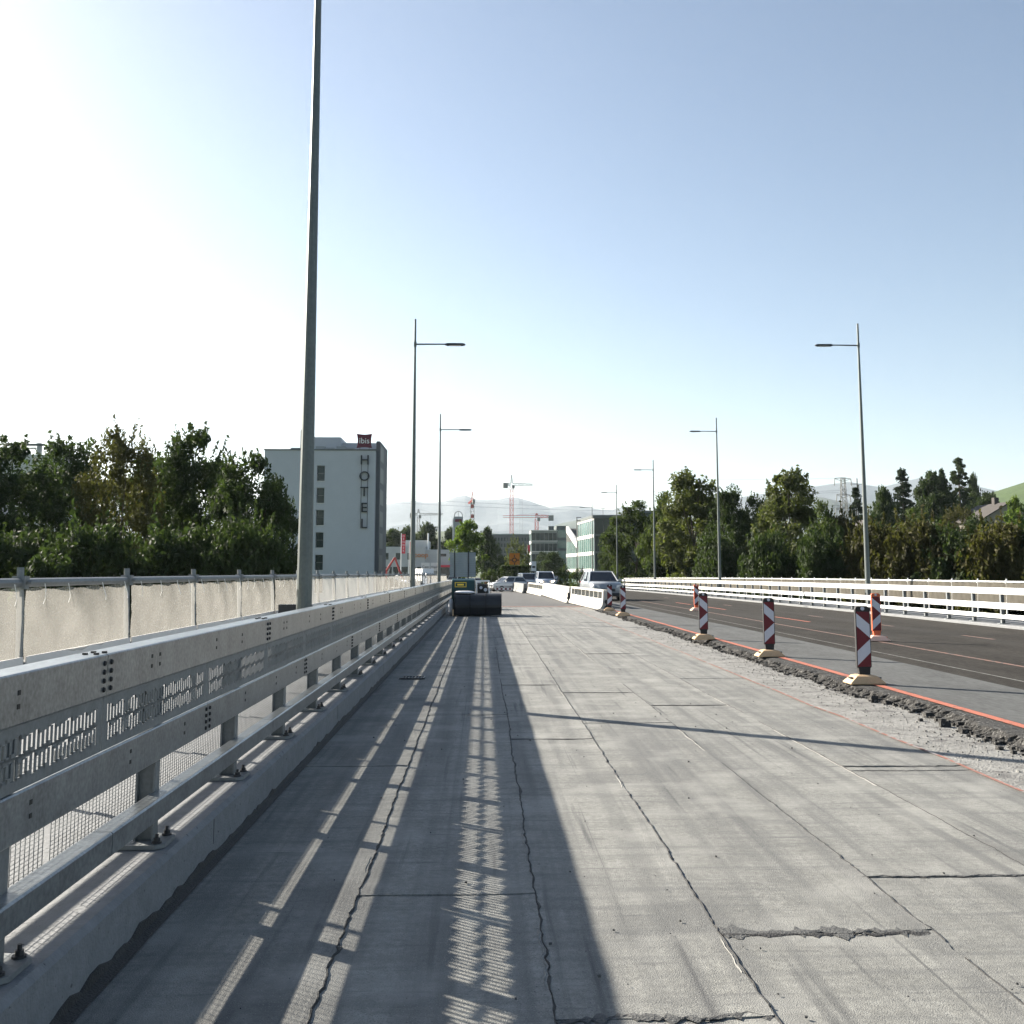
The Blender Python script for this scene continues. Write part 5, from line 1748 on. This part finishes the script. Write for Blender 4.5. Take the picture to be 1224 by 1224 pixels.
for a in ((1085, 165, 560, 52, 'conifer', "pointed dark conifer standing left of the broad slope tree", "conifer"),
          (1028, 160, 582, 38, 'conifer', "slim dark conifer behind the lamp pole and power mast", "conifer"),
          (1122, 190, 568, 52, 'round', "broad dark tree between conifer and poplar", "tree"),
          (1134, 210, 560, 30, 'conifer', "small conifer tip poking over the broad slope tree", "conifer"),
          (1155, 225, 547, 27, 'poplar', "slender tall poplar on the slope", "poplar"),
          (1172, 260, 570, 20, 'round', "small round tree on the vineyard edge beside the poplar", "tree"),
          (1062, 150, 588, 40, 'round', "rounded tree left of the pointed conifer", "tree"),
          (1100, 125, 612, 66, 'pale2', "mid green tree in front of the conifer", "tree"),
          (1152, 130, 607, 60, 'leafy2', "thin brownish tree in front of the poplar", "tree"),
          (1190, 190, 588, 40, 'leafy3', "dark tree left above the gabled house", "tree"),
          (1222, 150, 598, 30, 'bright', "bright green young tree right of the house gable", "tree"),
          (1048, 130, 615, 50, 'leafy3', "dark low tree beside the small reddish house", "tree"),
          (1176, 120, 622, 60, 'leafy1', "dark tree before the gabled house wall", "tree")):
    tree(*a[:5], a[5], cat=a[6], group=GBT)
GFT = "trees around the roundabout and shops"
for a in ((470, 330, 636, 40, 'round', "pale dark tree farthest left above the shopping centre roof"), (487, 340, 633, 28, 'round', "tree above the red banner flag"),
          (512, 345, 629, 36, 'round', "large round tree above the orange shop letters"), (538, 340, 634, 24, 'round', "dark tree left of the sign tower"),
          (559, 170, 627, 46, 'bright', "bright green pyramidal tree over the grey sign back"), (582, 235, 634, 24, 'round', "dark tree just right of the bright green one"), (590, 250, 645, 22, 'leafy3', "dark narrow tree before the apartment slab"),
          (614, 200, 643, 22, 'sparse', "thin leafed tree behind the orange roundabout sign"), (626, 260, 652, 16, 'sparse', "small thin tree right of the orange sign"), (500, 420, 642, 60, 'round', "hazy trees behind the shopping centre"),
          (660, 250, 662, 30, 'round', "dark tree before the grey office building"), (648, 300, 660, 22, 'leafy3', "small dark tree left below the grey office building"), (600, 280, 668, 24, 'round', "low dark tree above the traffic queue")):
    tree(*a[:5], a[5], group=GFT)


def hedge(px0, px1, Y, py_top, py_bot, label):
    rng = np.random.default_rng(int(px0))
    x0, x1 = hx(px0, Y), hx(px1, Y)
    zb = zg(Y)
    zt = hzv(py_top, Y)
    root = empty("hedge", ((x0 + x1) / 2, Y, zb), label, "hedge")
    w, h, d_ = x1 - x0, zt - zb, 1.6
    n = 9000
    C = rng.random((n, 3)) * np.array([w, d_, h]) - np.array([w / 2, d_ / 2, 0])
    ax = rng.integers(0, 3, n)
    C[ax == 0, 1] = -d_ / 2 + rng.normal(0, .05, (ax == 0).sum())
    C[ax == 1, 2] = h + rng.normal(0, .07, (ax == 1).sum())
    O = np.zeros((n, 3)); O[:, 1] = -.5; O[:, 2] = .3
    me = quads_mesh("foliage", leaf_quads(rng, C, O, .10), M['leaf_dark'])
    link("foliage", me, None, root)
    for k in range(6): MB().tube((-w / 2 + w * (k + .5) / 6, 0, 0), (-w / 2 + w * (k + .5) / 6 + .1, 0, h * .8), .05, .02, n=5).build("stem", M['bark'], root)
    return root


hedge(598, 637, 146, 677, 692, "dark clipped hedge beneath the orange roundabout sign")
for k, (px, Y, pt_, w, lab) in enumerate(((585, 150, 684, 26, "spreading green shrub left of the clipped hedge"), (690, 155, 683, 22, "green shrub at the foot of the glass building"), (674, 160, 680, 18, "yellowish shrub left of the glass building's wing"),
                                          (742, 140, 681, 30, "grassy green shrub behind the sunlit guard rail's end"))):
    tree(px, Y, pt_, w, 'shrub', lab, cat="shrub", group="shrubs around the roundabout")

# ================================================================== haze
hm = MB().span(-13600, 13600, -330, 14200, -8.0, 1000.0)
hz = tag(hm.build("haze", None), "thin pale morning haze filling the air over the valley", "haze", kind="stuff")
hmat = bpy.data.materials.new("haze")
hmat.use_nodes = True
hn = hmat.node_tree
hn.nodes.remove(hn.nodes["Principled BSDF"])
pv = hn.nodes.new("ShaderNodeVolumePrincipled")
pv.inputs["Color"].default_value = (.80, .90, 1.0, 1)
pv.inputs["Density"].default_value = 4.5e-5
pv.inputs["Anisotropy"].default_value = .35
hn.links.new(pv.outputs[0], hn.nodes["Material Output"].inputs["Volume"])
hz.data.materials.append(hmat)
